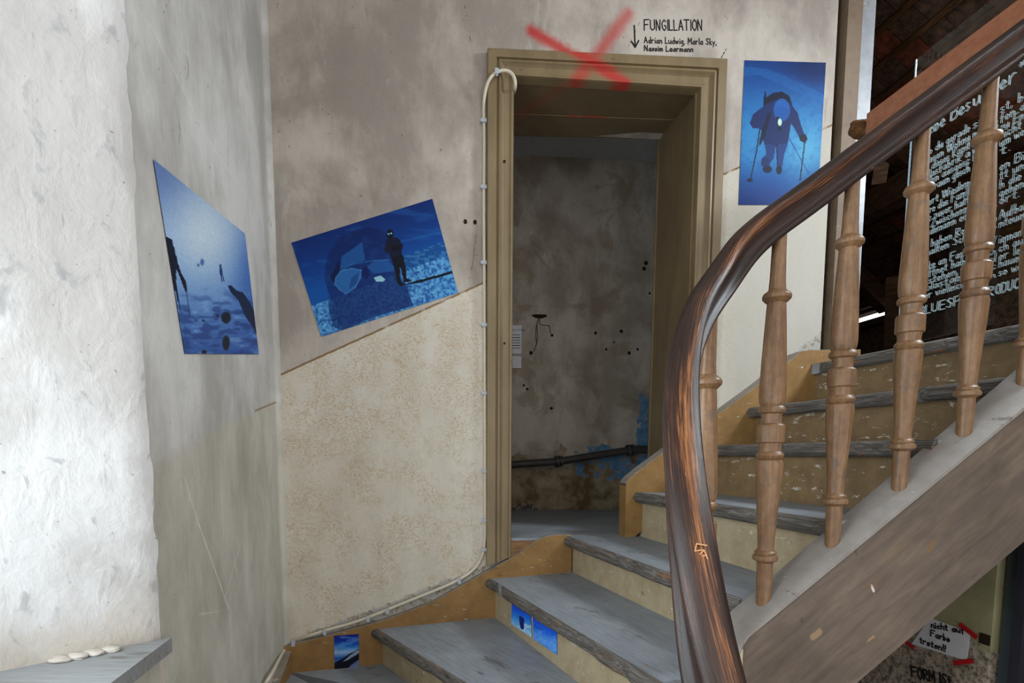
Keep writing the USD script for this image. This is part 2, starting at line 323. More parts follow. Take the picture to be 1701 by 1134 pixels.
def stringer_material():
    g = G(); p = g.pos(); q = g.map(p, (1, 1, 1), (0, math.radians(38), 0))
    gr = g.noise(g.map(q, (1.2, 6, 9)), 4, 6, .65, .5); big = g.noise(p, 3.5, 5, .6)
    f = g.m('add', g.m('multiply', gr, .5), g.m('multiply', big, .5))
    col = g.ramp(f, [(.33, lin(74, 64, 57)), (.5, lin(100, 87, 76)), (.66, lin(122, 108, 95))])
    o = g.noise(g.map(q, (1, 1, 2.5)), 6, 5, .7); col = g.mix(g.m('multiply', g.step(o, .60, .72), .55), col, lin(122, 92, 58))
    d = g.noise(g.map(q, (.8, 1, 2)), 5, 5, .65); col = g.mix(g.m('multiply', g.step(d, .57, .70), .5), col, lin(80, 72, 68))
    for a, b, r, c in (((1449, 972), (1453, 982), .005, (226, 220, 210)), ((1333, 1026), (1334, 1033), .006, (60, 54, 50)), ((1420, 908), (1424, 920), .006, (70, 62, 56)), ((1546, 915), (1552, 900), .008, (124, 90, 44)), ((1352, 1058), (1362, 1050), .012, (150, 126, 92)), ((1442, 1066), (1452, 1058), .006, (158, 128, 84))):
        ds, _ = g.seg(p, fplane(*a, DF - .002), fplane(*b, DF - .002)); ds = g.m('add', ds, g.m('multiply', g.m('subtract', g.noise(p, 70, 3), .5), .008)); col = g.mix(g.m('multiply', g.step(ds, r, r * .5), .8), col, lin(*c))
    return g.done('stringer_paint', col, .5, g.bump(gr, .2, .003), .4)

def dark_timber(name='dark_timber', a=(96, 70, 48), b=(50, 36, 26), axis=(2, 2, 14), rough=.85):
    g = G(); p = g.pos(); gr = g.noise(g.map(p, axis), 5, 5, .65, .4)
    return g.done(name, g.ramp(gr, [(.3, lin(b)), (.7, lin(a))]), rough, g.bump(gr, .4, .006), .2)

def printed():
    g = G(); c = g.n('attribute', 'color', attribute='ink'); return g.done('printed_paper', c, .55, None, .18)

# soffit needs its rear corner before the spray can be placed
PTL, PTR = wall(853, 127, -.02), wall(1163, 147, -.02)
PBL, PBR = wall(848.5, 930, -.02), wall(1148, 900, -.02)
REAR = ED * .57
SOFB = wall(853, 128) + ED * .50 + ZUP * .05
FARP, FARN = np.array([0, 4.0, 0]), WN
def far(u, v, off=0.0): return on(u, v, FARP - FARN * off, FARN)
BLUEX = far(1058, 700)[0]
M_WALL, M_LEFT, M_REVEAL, M_FAR = wall_material(), left_material(), reveal_material(), far_material()
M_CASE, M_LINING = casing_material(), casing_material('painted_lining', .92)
M_OCHRE = wood_paint('ochre_string_paint', (152, 116, 68), (122, 92, 52), (104, 78, 50), .63)
M_RISER = wood_paint('cream_riser_paint', (178, 163, 134), (152, 135, 106), (132, 112, 84), .60)
M_RISER2 = wood_paint('shaded_ochre_riser_paint', (138, 113, 80), (106, 86, 60), (112, 92, 70), .585)  # upper risers: worn ochre, with their shade painted into the colour
M_LEDGE = wood_paint('dusty_ledge', (150, 142, 132), (122, 112, 100), (146, 112, 70), .62, .75)
M_CREAM = wood_paint('cream_string_paint', (206, 194, 166), (186, 170, 136), (140, 112, 76), .66)
M_TREAD, M_NOSE, M_TURN, M_RAIL, M_STR = tread_material('grey_tread'), nosing_material(), turned_wood(), rail_material(), stringer_material()
M_CAP = wood_paint('dusty_cap', (152, 148, 144), (128, 122, 117), (178, 166, 146), .66, .6)
M_BEAM, M_TILE = dark_timber(), dark_timber('old_roof_tile', (150, 84, 60), (78, 44, 34), (5, 5, 5), .9)
M_TILE2, M_BATTEN = dark_timber('sooty_roof_tile', (120, 92, 74), (50, 38, 32), (5, 5, 5), .9), dark_timber('roof_batten', (110, 76, 44), (54, 36, 22), (12, 2, 12))
M_WHITEPOST = wood_paint('limewashed_post', (168, 173, 178), (132, 136, 142), (96, 84, 72), .62, .42, spec=.6)
M_TRIM = wood_paint('brown_trim_paint', (126, 107, 88), (102, 85, 68), (90, 70, 52), .66)
M_CABLE = plain('ivory_cable_sheath', (206, 196, 176), .5, .4, .05)
M_CLIP = plain('grey_clip_plastic', (172, 178, 186), .45, .4, .05)
M_INK = plain('black_marker', (22, 20, 22), .6, .3, .1)
M_PRINT = printed()
M_PAPER = plain('white_paper', (210, 212, 220), .7, .2, .03)
M_IRON = plain('cast_iron_pipe', (52, 50, 49), .55, .4, .25, 20)
M_HOLE = plain('hole_shade_and_latch', (44, 34, 26), .9, .1, .3, 60)  # dark colour stands in for shade inside the holes; latch plate shares it
M_REDTAPE = plain('red_tape', (176, 18, 24), .4, .4, .08)
M_WHITEWOOD = plain('white_window_paint', (214, 212, 206), .5, .4, .06)

# ------------------------------------------------------------------ shell: door wall, left wall with window niche, ceiling, floor
R_END = wl(wall(1388, 100))[0]
dl, dr, dt = wl(wall(830, 500))[0], wl(wall(1180, 300))[0], wl(wall(1000, 110))[1]
S0 = wl(CORNER)[0]
LAND0 = on(900, 892, WP, WN)[2]
poly = Polygon([(S0, -.2), (R_END, -.2), (R_END, TOPZ), (S0, TOPZ)]).difference(sbox(dl, LAND0 - .10, dr, dt))
Mw = frame_mat(WP, WX, ZUP, -WN)                          # local x along the wall, y up, z into the room
wall_b = prism(poly, -.55, 0, Mw)
wall_back = tag(obj('wall_back', wall_b, M_WALL), 'grey-beige plastered wall around the doorway with papered dado and sprayed red cross', kind='structure')

def left_wall():
    zs = np.linspace(-.2, TOPZ, 150); n = np.cross(ED, ZUP)                  # n points into the room (+x)
    rounding = .025
    pa = [CORNER + WX * .06 + 0 * ZUP]
    # cove into the door wall, then the plane, then the chipped arris
    path = []
    for t in np.linspace(0, 1, 7):
        a = t * math.pi / 2; c = CORNER + WX * rounding - ED * rounding
        path.append(c + WN * 0 + ED * rounding * math.cos(a) - n * rounding * math.sin(a))
    L = np.linalg.norm(EDGE - CORNER)
    for d in np.linspace(rounding, L - .012, 14)[1:]: path.append(CORNER - ED * d)
    path = np.array(path); k = len(path)
    V = np.zeros((len(zs), k, 3)); V[:, :, :2] = path[None, :, :2]; V[:, :, 2] = zs[:, None]
    jag = (meshkit.fbm(np.stack([zs * 9, zs * 0 + 2, zs * 0], -1), 4, 3) - .5) * .03
    jag += np.where(meshkit.noise(np.stack([zs * 14, zs * 0, zs * 0 + 5], -1), 4) > .72, .012, 0)
    V[:, -1, :] += ED[None] * np.clip(jag, -.004, .03)[:, None] + 0
    q = np.arange(len(zs) * k).reshape(len(zs), k); a, b, c, d = q[:-1, :-1].ravel(), q[:-1, 1:].ravel(), q[1:, 1:].ravel(), q[1:, :-1].ravel()
    main = trimesh.Trimesh(V.reshape(-1, 3), np.vstack([np.c_[a, c, b], np.c_[a, d, c]]), process=False)
    if main.face_normals[len(main.faces) // 2] @ n < 0: main.invert()
    return main, V[:, -1, :].copy(), zs
main, arris, zs = left_wall()
def niche():
    m = []
    SILLZ = SILL_Z; sel = zs >= SILLZ - .15
    A = arris[sel]; z = zs[sel]; L = np.linalg.norm(REND - EDGE); ks = np.linspace(0, 1, 12)
    st = EDGE + RV * .014
    V = []
    for i in range(len(z)):
        row = [A[i]]
        for t in ks:
            P = st + (REND - st) * t; row.append(np.array([P[0], P[1], z[i]]) + (meshkit.noise(np.array([t * 5, z[i] * 6, 1.0])) - .5) * .006 * np.array([.69, -.72, 0]))
        V.append(row)
    V = np.array(V); k = V.shape[1]; q = np.arange(len(z) * k).reshape(len(z), k); a, b, c, d = q[:-1, :-1].ravel(), q[:-1, 1:].ravel(), q[1:, 1:].ravel(), q[1:, :-1].ravel()
    r = trimesh.Trimesh(V.reshape(-1, 3), np.vstack([np.c_[a, c, b], np.c_[a, d, c]]), process=False)
    if r.face_normals[5] @ np.array([.7, -.7, 0]) < 0: r.invert()
    return r
NX = np.cross(ED, ZUP)                                    # into the room from the window wall
SILL_Z = on(262, 1062, EDGE, np.array([RV[1], -RV[0], 0]))[2]
WLEN, WTOP = 1.15, 2.95
WA, WB = REND, REND - ED * WLEN                           # window line, far jamb to near jamb
NEDGE = EDGE - ED * (np.dot(EDGE - WB, ED) + .33)         # near edge of the niche on the room face
wall_left = thing('wall_left', 'shadowed grey plaster wall beside the deep window niche', None, kind='structure')
obj('plaster_face', main, M_LEFT, wall_left, smooth=50)
obj('window_reveal', niche(), M_REVEAL, wall_left, smooth=40)
def vpoly(pts, z0, z1): return prism(Polygon([(p[0], p[1]) for p in pts]), z0, z1)
back = -NX * .48
obj('masonry', vpoly([CORNER + ED * .0 - NX * .06, EDGE - NX * .03 + RV * .02, REND - NX * .005 + ED * .02, REND + ED * .3 + back * .2, CORNER + back], -.2, TOPZ), M_LEFT, wall_left)
obj('parapet', vpoly([EDGE - ED * .0, EDGE - ED * .0 + ED * .02 + back, NEDGE + back, NEDGE], -.2, SILL_Z - .03), M_LEFT, wall_left)
obj('near_reveal', vpoly([WB, NEDGE, NEDGE - ED * 1.2, NEDGE - ED * 1.2 + back, WB + back * .2], -.2, TOPZ), M_LEFT, wall_left)
obj('niche_head', vpoly([EDGE, REND + ED * .02 + back * .3, WB + back * .3, NEDGE], WTOP, TOPZ), M_REVEAL, wall_left)
obj('outer_apron', vpoly([WA + ED * .3, WA + ED * .3 + back * .3, WB - ED * .3 + back * .3, WB - ED * .3], -.2, SILL_Z - .03), M_REVEAL, wall_left)
# window: frame, glazing bars, panes
win = thing('window_1', 'white painted casement window lighting the niche', None, kind='structure')
wo = WA + (-NX) * .0
def wbar(d0, d1, z0, z1, t=.05, off=0.0):
    P = [WA - ED * d0 - NX * off, WA - ED * d1 - NX * off, WA - ED * d1 - NX * (off + t), WA - ED * d0 - NX * (off + t)]
    return vpoly(P, z0, z1)
obj('frame', cat_([wbar(0, .07, SILL_Z, WTOP), wbar(WLEN - .07, WLEN, SILL_Z, WTOP), wbar(.07, WLEN - .07, SILL_Z, SILL_Z + .07), wbar(.07, WLEN - .07, WTOP - .07, WTOP)]), M_WHITEWOOD, win)
obj('mullion', wbar(WLEN / 2 - .04, WLEN / 2 + .04, SILL_Z + .07, WTOP - .07), M_WHITEWOOD, win)
obj('transom', wbar(.07, WLEN - .07, 2.3, 2.36), M_WHITEWOOD, win)
gg = G(); tr, gl = gg.n('transparent_bsdf', 'BSDF', color=(.95, .97, .97)), gg.n('glossy_bsdf', 'BSDF', color=(1, 1, 1), roughness=.02)
fr = gg.n('fresnel', 'fac', IOR=1.45); bf = gg.n('geometry', 'backfacing'); mx = gg.n('mix_closure', 'closure', fac=gg.m('multiply', fr, gg.m('subtract', 1.0, bf)), closure1=tr, closure2=gl)
M_PANE = usdkit.material(stage, '/World/Looks/window_glass', gg.nodes, gg.links, surface=f'{mx.n}.closure')
for d0, d1 in ((.07, WLEN / 2 - .04), (WLEN / 2 + .04, WLEN - .07)):
    for z0, z1 in ((SILL_Z + .07, 2.3), (2.36, WTOP - .07)): obj('pane', wbar(d0, d1, z0, z1, .005, .022), M_PANE, win)
# daylight of the window
rl = UsdLux.RectLight.Define(stage, '/World/window_daylight')
c = (WA + WB) / 2 - NX * .09; zc = (SILL_Z + WTOP - .25) / 2
rl.CreateWidthAttr(WLEN - .1); rl.CreateHeightAttr(WTOP - SILL_Z - .3); rl.CreateIntensityAttr(WIN_INT); rl.CreateColorAttr(WIN_COL)
Ml = Gf.Matrix4d(*[float(x) for x in np.array([[*(-ED), 0], [0, 0, 1, 0], [*(-NX), 0], [c[0], c[1], zc, 1]]).ravel()])
rl.AddTransformOp().Set(Ml)

sill_pts = [EDGE + NX * .025 + ED * .012, REND + ED * .01, WB, NEDGE + NX * .025]
sm = prism(Polygon([(p[0], p[1]) for p in sill_pts]), SILL_Z - .035, SILL_Z)
M_SILL = tread_material('weathered_sill_wood', (140, 141, 140), (100, 97, 92))
tag(obj('trim_1', sm, M_SILL), 'weathered grey wooden window sill board', kind='structure')
def lump(pts, r, seed, flat=.4):
    m = []
    for i, p in enumerate(pts):
        s = trimesh.creation.icosphere(2, 1.0); v = s.vertices * (1 + .7 * (meshkit.fbm(s.vertices * 1.7 + i * 3.1 + seed, 3, seed)[:, None] - .5)); s.vertices = v * [r * 1.5, r, r * flat]; s.apply_translation(p); m.append(s)
    return cat_(m)
pp = [EDGE + RV * t - np.array([RV[1], -RV[0], 0]) * .016 + ZUP * (SILL_Z + .004) for t in (.10, .13, .16, .19)]
tag(obj('plaster_lump', lump(pp, .016, 3, .5), M_REVEAL, smooth=35), 'fallen lumps of crumbling plaster lying on the window sill', 'plaster')

far_ceil = far(950, 262)[2]
LAND = on(900, 892, WP, WN)[2]                            # the landing behind the door
ceil_poly = [fl(-2.2, -1.2), fl(2.55, -1.2), fl(2.55, 4.2), fl(-2.2, 4.2)]
tag(obj('ceiling', vpoly(ceil_poly, TOPZ, TOPZ + .1), plain('ceiling_plaster', (186, 180, 170), .9, .2)), 'plain plaster ceiling', kind='structure')
tag(obj('floor', vpoly([fl(-3, -1.5), fl(6, -1.5), fl(6, 6), fl(-3, 6)], -.3, -.2), plain('ground_floor_boards', (110, 100, 90), .8, .2)), 'worn floor at the foot of the stairs', kind='structure')

# ------------------------------------------------------------------ the room behind the doorway
fs0, fs1 = far(835, 600), None
rs0 = (PBL + REAR); rs1 = (PTR + REAR)
fx0, fx1 = (far(820, 600) - FARP) @ WX, (far(1125, 600) - FARP) @ WX
Mf = frame_mat(FARP, WX, ZUP, -WN)
wf = thing('wall_far', 'stained peeling plaster wall of the dark room behind the doorway', None, kind='structure')
obj('plaster_face', prism(sbox(fx0 - .6, LAND - .1, fx1 + .3, far_ceil), -.1, 0, Mf), M_FAR, wf)
front = WP + WN * .56
def wblock(s0, s1, d0, d1, z0, z1): return hexa([WP + WX * s + WN * d + ZUP * z0 for s, d in ((s0, d0), (s1, d0), (s1, d1), (s0, d1))], [WP + WX * s + WN * d + ZUP * z1 for s, d in ((s0, d0), (s1, d0), (s1, d1), (s0, d1))])
tag(obj('wall_far_left', wblock(fx0 - .7, fx0 - .6, .55, 1.6, LAND - .1, far_ceil), M_FAR), 'side wall of the dark room', kind='structure')
tag(obj('wall_far_right', wblock(fx1 + .25, fx1 + .35, .55, 1.6, LAND - .1, far_ceil), M_FAR), 'other side wall of the dark room', kind='structure')
tag(obj('ceiling_far', wblock(fx0 - .7, fx1 + .35, .5, 1.6, far_ceil, far_ceil + .1), plain('far_ceiling_paint', (170, 172, 174), .9, .2)), 'pale ceiling of the dark room', kind='structure')
# holes, hanging wire, pipe, notices
for (u, v, r) in ((989, 553, .016), (1007, 580, .013), (1045, 586, .018), (1059, 580, .013), (917, 557, .014), (882, 586, .018), (870, 640, .012), (876, 646, .012), (1073, 437, .022), (1070, 446, .02), (1032, 550, .018), (1020, 568, .010), (916, 678, .015), (1079, 487, .012)):
    c = far(u, v, -.001); d = lathe([(r * .1, .0016), (r * .5, .002), (r * .62, .0016), (r * .8, .0005)], 9); d.vertices[:, :2] *= 1 + .3 * (RNG.random((len(d.vertices), 1)) - .5)
    d.apply_transform(frame_mat(c, WX, ZUP, -WN)); obj('plug_hole', d, M_HOLE, wf)
c = far(895, 527, -.001); e = prism(Polygon([(-.055, .012), (-.03, .02), (.05, .02), (.06, .008), (.02, -.008), (-.02, -.006)]), 0, .003, frame_mat(c, WX, ZUP, -WN)); obj('broken_socket_hole', e, M_HOLE, wf)
M_WIRE = plain('old_wire', (58, 48, 40), .7, .3)
hw = thing('hanging_wire', 'thin loose wires dangling from a hole in the far wall', 'wire')
for pts in (((896, 529), (892, 545), (893, 560), (890, 575), (886, 584)), ((897, 530), (903, 540), (912, 541), (914, 550), (917, 556)), ((895, 529), (890, 550), (892, 572))):
    obj('strand', tube(spline([far(u, v, .006) for u, v in pts], 16), .0022, 6), M_WIRE, hw, smooth=True)
pipe = thing('drain_pipe', 'dark cast iron pipe running low along the far room wall', 'pipe')
pa, pb, pc = far(800, 775, .09), far(929, 766, .09), far(1048, 747, .09); pd = far(1100, 745, .09)
R = .026
obj('run', tube([pa, pb], R, 14), M_IRON, pipe, smooth=40); obj('run', tube([pb, pc], R, 14), M_IRON, pipe, smooth=40); obj('run', tube([pc, pd], R * 1.06, 14), M_IRON, pipe, smooth=40)
for a, b in ((pb, pa), (pc, pb)):
    t = unit(a - b); obj('coupling', cat_([tube([a - t * .03, a - t * .004], R * 1.55, 14), tube([a + t * .004, a + t * .022], R * 1.4, 14)]), M_IRON, pipe, smooth=40)
    obj('bracket', beam(a - t * .012, a - t * .012 + WN * .09, .02, .03), M_IRON, pipe)

# ------------------------------------------------------------------ strokes and lettering
ST = {
 'F': [[(0, 0), (0, 1)], [(0, 1), (.55, 1.02)], [(0, .55), (.42, .57)]], 'U': [[(0, 1), (.03, .2), (.25, 0), (.48, .2), (.52, 1)]],
 'N': [[(0, 0), (.03, 1), (.45, .02), (.5, 1)]], 'G': [[(.5, .85), (.3, 1), (.05, .7), (.05, .25), (.3, 0), (.5, .2), (.5, .45), (.3, .45)]],
 'I': [[(.06, 0), (.06, 1)]], 'L': [[(.02, 1), (0, 0), (.4, .02)]], 'A': [[(0, 0), (.27, 1), (.52, 0)], [(.1, .38), (.44, .38)]],
 'T': [[(0, 1), (.55, 1)], [(.28, 1), (.27, 0)]], 'O': [[(.28, 1), (.05, .75), (.05, .25), (.28, 0), (.5, .25), (.5, .75), (.28, 1)]],
 'M': [[(0, 0), (.06, 1), (.3, .35), (.55, 1), (.6, 0)]], 'S': [[(.45, .85), (.25, 1), (.05, .8), (.4, .35), (.25, 0), (0, .15)]], 'R': [[(0, 0), (.02, 1), (.4, .9), (.4, .6), (.03, .5), (.45, 0)]],
 'd': [[(.38, .3), (.2, .5), (.02, .25), (.15, 0), (.36, .15)], [(.4, 1), (.38, 0)]], 'r': [[(.02, .55), (.03, 0)], [(.03, .35), (.2, .55), (.32, .5)]],
 'i': [[(.05, .5), (.05, 0)], [(.05, .75), (.06, .8)]], 'a': [[(.36, .45), (.18, .52), (.02, .22), (.15, 0), (.36, .2), (.36, .5), (.4, 0)]],
 'n': [[(.02, .52), (.03, 0)], [(.03, .33), (.2, .54), (.34, .4), (.36, 0)]], 'u': [[(0, .52), (.03, .1), (.18, 0), (.34, .2), (.35, .52), (.38, 0)]],
 'w': [[(0, .52), (.12, 0), (.25, .4), (.38, 0), (.5, .52)]], 'g': [[(.36, .4), (.18, .52), (.02, .25), (.16, .02), (.35, .2), (.37, .5), (.34, -.3), (.1, -.35)]],
 ',': [[(.08, .08), (.02, -.16)]], 'l': [[(.05, 1), (.05, 0)]], 'k': [[(.02, 1), (.02, 0)], [(.32, .55), (.03, .25), (.34, 0)]], 'y': [[(0, .5), (.16, .08)], [(.36, .52), (.08, -.35)]],
 's': [[(.3, .45), (.12, .53), (.04, .38), (.28, .15), (.12, 0), (0, .08)]], 'm': [[(.02, .52), (.03, 0)], [(.03, .35), (.16, .53), (.26, .4), (.27, 0)], [(.27, .35), (.4, .53), (.5, .4), (.52, 0)]],
 'c': [[(.32, .42), (.16, .52), (.02, .25), (.16, 0), (.32, .1)]], 'h': [[(.03, 1), (.03, 0)], [(.03, .33), (.2, .54), (.34, .4), (.36, 0)]], 't': [[(.14, .85), (.14, .05), (.28, 0)], [(0, .55), (.28, .57)]],
 'f': [[(.3, .95), (.16, .95), (.12, .7), (.12, -.1)], [(0, .5), (.26, .52)]], 'b': [[(.03, 1), (.03, 0), (.2, 0), (.36, .25), (.2, .5), (.03, .35)]], 'e': [[(.03, .27), (.33, .3), (.2, .52), (.03, .3), (.12, 0), (.32, .08)]],
 'v': [[(0, .52), (.16, 0), (.34, .52)]], '!': [[(.06, 1), (.05, .3)], [(.05, .05), (.055, 0)]], 'o': [[(.18, .52), (.02, .26), (.18, 0), (.34, .26), (.18, .52)]],
}
def hand(text, height, pen, width=None, seed=1, gap=.17, jit=.025):
    """Handwriting as a flat shape, reading along +x from the origin."""
    rng = random.Random(seed); x, lines = 0, []
    for ch in text:
        if ch == ' ': x += .38; continue
        gl = ST[ch]; wd = max(p[0] for s in gl for p in s); j = lambda: rng.uniform(-jit, jit)
        for s in gl: lines.append([(x + px + j(), py + j()) for px, py in s])
        x += wd + gap
    k = (width / (x - gap) if width else height)
    return unary_union([LineString([(px * k, py * height) for px, py in s]).buffer(pen / 2, 4) for s in lines])
def flatmesh(shape, depth, M):
    return cat_([prism(g, 0, depth, M) for g in getattr(shape, 'geoms', [shape])])
def wall_frame(u, v, u2, v2, off=.0006):
    a, b = wall(u, v, off), wall(u2, v2, off); x = unit(b - a); return frame_mat(a, x, np.cross(-WN, x) * 1.0, -WN), np.linalg.norm(b - a)
note = thing('marker_note', 'black marker writing FUNGILLATION with arrow and names above the doorway', 'handwriting')
def note_line(text, a, b, hpx, pen, seed):
    Mx, L = wall_frame(*a, *b); hh = np.linalg.norm(wall(a[0], a[1]) - wall(a[0], a[1] - hpx))
    obj('text_line', flatmesh(hand(text, hh, pen, L, seed), .0006, Mx), M_INK, note)
note_line('FUNGILLATION', (1070.5, 50.5), (1166, 50.5), 17.5, .0046, 1)
note_line('Adrian Ludwig, Marla Sky,', (1070, 71.5), (1190, 74.5), 10.5, .0038, 2)
note_line('Nassim Laarmann', (1070.5, 84.5), (1151, 86), 9, .0044, 3)
Mx, L = wall_frame(1049, 79, 1062, 79); q = lambda u, v: ((wl(wall(u, v)) - wl(wall(1049, 79))))
ar = unary_union([LineString([q(*p) for p in s]).buffer(.0032, 4) for s in ([(1055.5, 43), (1055, 78)], [(1049.5, 69), (1055, 79), (1061.5, 68.5)])])
obj('arrow', flatmesh(ar, .0006, Mx), M_INK, note)

# ------------------------------------------------------------------ printed pictures
def inside(P, poly):
    poly = np.asarray(poly, float); x, y = P[:, 0], P[:, 1]; r = np.zeros(len(P), bool); j = len(poly) - 1
    for i in range(len(poly)):
        xi, yi = poly[i]; xj, yj = poly[j]
        with np.errstate(divide='ignore', invalid='ignore'): r ^= ((yi > y) != (yj > y)) & (x < (xj - xi) * (y - yi) / (yj - yi + 1e-12) + xi)
        j = i
    return r
class Paint:
    def __init__(s, P): s.P = P; s.c = np.zeros((len(P), 3)); s.N = lambda k, seed=0, oc=4, st=(1, 1): meshkit.fbm(np.c_[P * np.array(st) / k, P[:, 0] * 0], oc, seed)
    def fill(s, m, rgb, a=1.0):
        m = np.asarray(m, float)[:, None] * a; s.c = s.c * (1 - m) + np.asarray(rgb, float) * m
    def poly(s, pts, rgb, a=1.0): s.fill(inside(s.P, pts), rgb, a)
    def ell(s, x, y, rx, ry, rgb, a=1.0, soft=.15):
        d = np.hypot((s.P[:, 0] - x) / rx, (s.P[:, 1] - y) / ry); s.fill(np.clip((1 + soft - d) / soft, 0, 1), rgb, a)
    def line(s, pts, w, rgb, a=1.0):
        for p, q in zip(pts[:-1], pts[1:]):
            p, q = np.asarray(p, float), np.asarray(q, float); d = q - p; t = np.clip(((s.P - p) @ d) / (d @ d), 0, 1); s.fill(np.hypot(*(s.P - p - t[:, None] * d).T) < w / 2, rgb, a)
    def glow(s, x, y, rx, ry, rgb, a): s.fill(np.exp(-(((s.P[:, 0] - x) / rx) ** 2 + ((s.P[:, 1] - y) / ry) ** 2)), rgb, a)
def lerp(t, *cs):
    cs = np.array(cs, float); x = np.clip(t, 0, 1) * (len(cs) - 1); i = np.minimum(x.astype(int), len(cs) - 2); f = (x - i)[:, None]; return cs[i] * (1 - f) + cs[i + 1] * f
def sheet(name, corners, n, nx, ny, painter, label, catg, crop, thick=.0015, group=None, bend=0.0, ink=1.0, con=1.0, hue=(1, 1, 1)):
    """A printed sheet: TL TR BR BL corners, n towards the viewer; the print is worked out at the grid's points."""
    TL, TR, BR, BL = [np.asarray(c, float) for c in corners]; a, b = np.meshgrid(np.linspace(0, 1, nx), np.linspace(0, 1, ny))
    a, b = a.ravel()[:, None], b.ravel()[:, None]; V = (TL * (1 - a) + TR * a) * (1 - b) + (BL * (1 - a) + BR * a) * b
    V = V + n * bend * (1 - np.cos((a - .5) * 3.0)) * 1.0
    uv = (proj(V) - np.array(crop[:2])) / crop[2]
    P = Paint(uv); painter(P); col = np.array([lin(c) for c in np.clip(P.c, 0, 255)]) if len(P.c) < 2 else None
    P.c = 255 * (np.clip(P.c, 0, 255) / 255) ** con * ink * np.array(hue) * (1 + .16 * (meshkit.fbm(np.c_[uv / 3.5, uv[:, 0] * 0], 2, 9) - .5))[:, None]
    x = np.clip(P.c, 0, 255) / 255; col = np.where(x <= .04045, x / 12.92, ((x + .055) / 1.055) ** 2.4)
    q = np.arange(nx * ny).reshape(ny, nx); f = [np.c_[q[:-1, :-1].ravel(), q[1:, :-1].ravel(), q[1:, 1:].ravel()], np.c_[q[:-1, :-1].ravel(), q[1:, 1:].ravel(), q[:-1, 1:].ravel()]]
    rim = np.r_[q[0, :], q[1:, -1], q[-1, -2::-1], q[-2:0:-1, 0]]; k = len(V); Vb = V[rim] - n * thick; m = len(rim); i = np.arange(m); j = (i + 1) % m
    f += [np.c_[rim[i], k + j, k + i], np.c_[rim[i], rim[j], k + j]]
    me = usdkit.mesh(stage, numbered('/World/' + name), (np.vstack([V, Vb]), np.vstack(f)), M_PRINT)
    UsdGeom.PrimvarsAPI(me).CreatePrimvar('ink', Sdf.ValueTypeNames.Color3fArray, 'vertex').Set(Vt.Vec3fArray.FromNumpy(np.vstack([col, col[rim]]).astype(np.float32)))
    tag(me, label, catg, group); return me

def paint1(P):
    x, y = P.P.T; P.c = lerp(y / 1100, (92, 112, 164), (120, 142, 190), (138, 160, 206), (104, 138, 196), (76, 112, 178), (44, 78, 150))
    P.glow(330, 430, 190, 280, (196, 204, 220), .75); P.glow(600, 700, 90, 420, (40, 76, 158), .6); P.glow(60, 80, 160, 180, (84, 104, 160), .5)
    n = P.N(34, 3, 4, (.6, 1.3)); P.fill(np.clip((n - .53) * 9, 0, 1) * np.clip((y - 700) / 160, 0, 1), (34, 58, 118), .7)
    P.fill(np.clip((.42 - n) * 8, 0, 1) * np.clip((y - 700) / 160, 0, 1), (136, 166, 214), .4)
    D = (20, 26, 46)
    P.poly([(100, 430), (135, 452), (150, 455), (158, 480), (186, 590), (206, 650), (228, 688), (236, 740), (232, 760), (215, 720), (185, 640), (176, 625), (176, 690), (194, 810), (200, 860), (160, 700)], D)
    P.line([(232, 740), (240, 800), (252, 880)], 5, D, .8); P.ell(320, 585, 9, 15, (58, 84, 150), .8, .5); P.ell(298, 601, 6, 8, (58, 84, 150), .8, .5)
    P.ell(421, 605, 6, 9, (38, 58, 116)); P.poly([(414, 612), (428, 615), (432, 650), (418, 652)], (38, 58, 116)); P.line([(422, 650), (428, 690)], 7, (38, 58, 116)); P.line([(430, 650), (441, 690)], 6, (38, 58, 116))
    P.poly([(460, 714), (480, 712), (512, 742), (545, 752), (580, 800), (606, 850), (630, 1000), (590, 930), (555, 880), (520, 795), (480, 755)], (24, 36, 66))
    for e in ((452, 892, 22, 27), (452, 1032, 17, 34), (404, 882, 5, 7), (326, 908, 6, 6), (330, 1082, 12, 10)): P.ell(*e, (22, 28, 44), 1, .4)
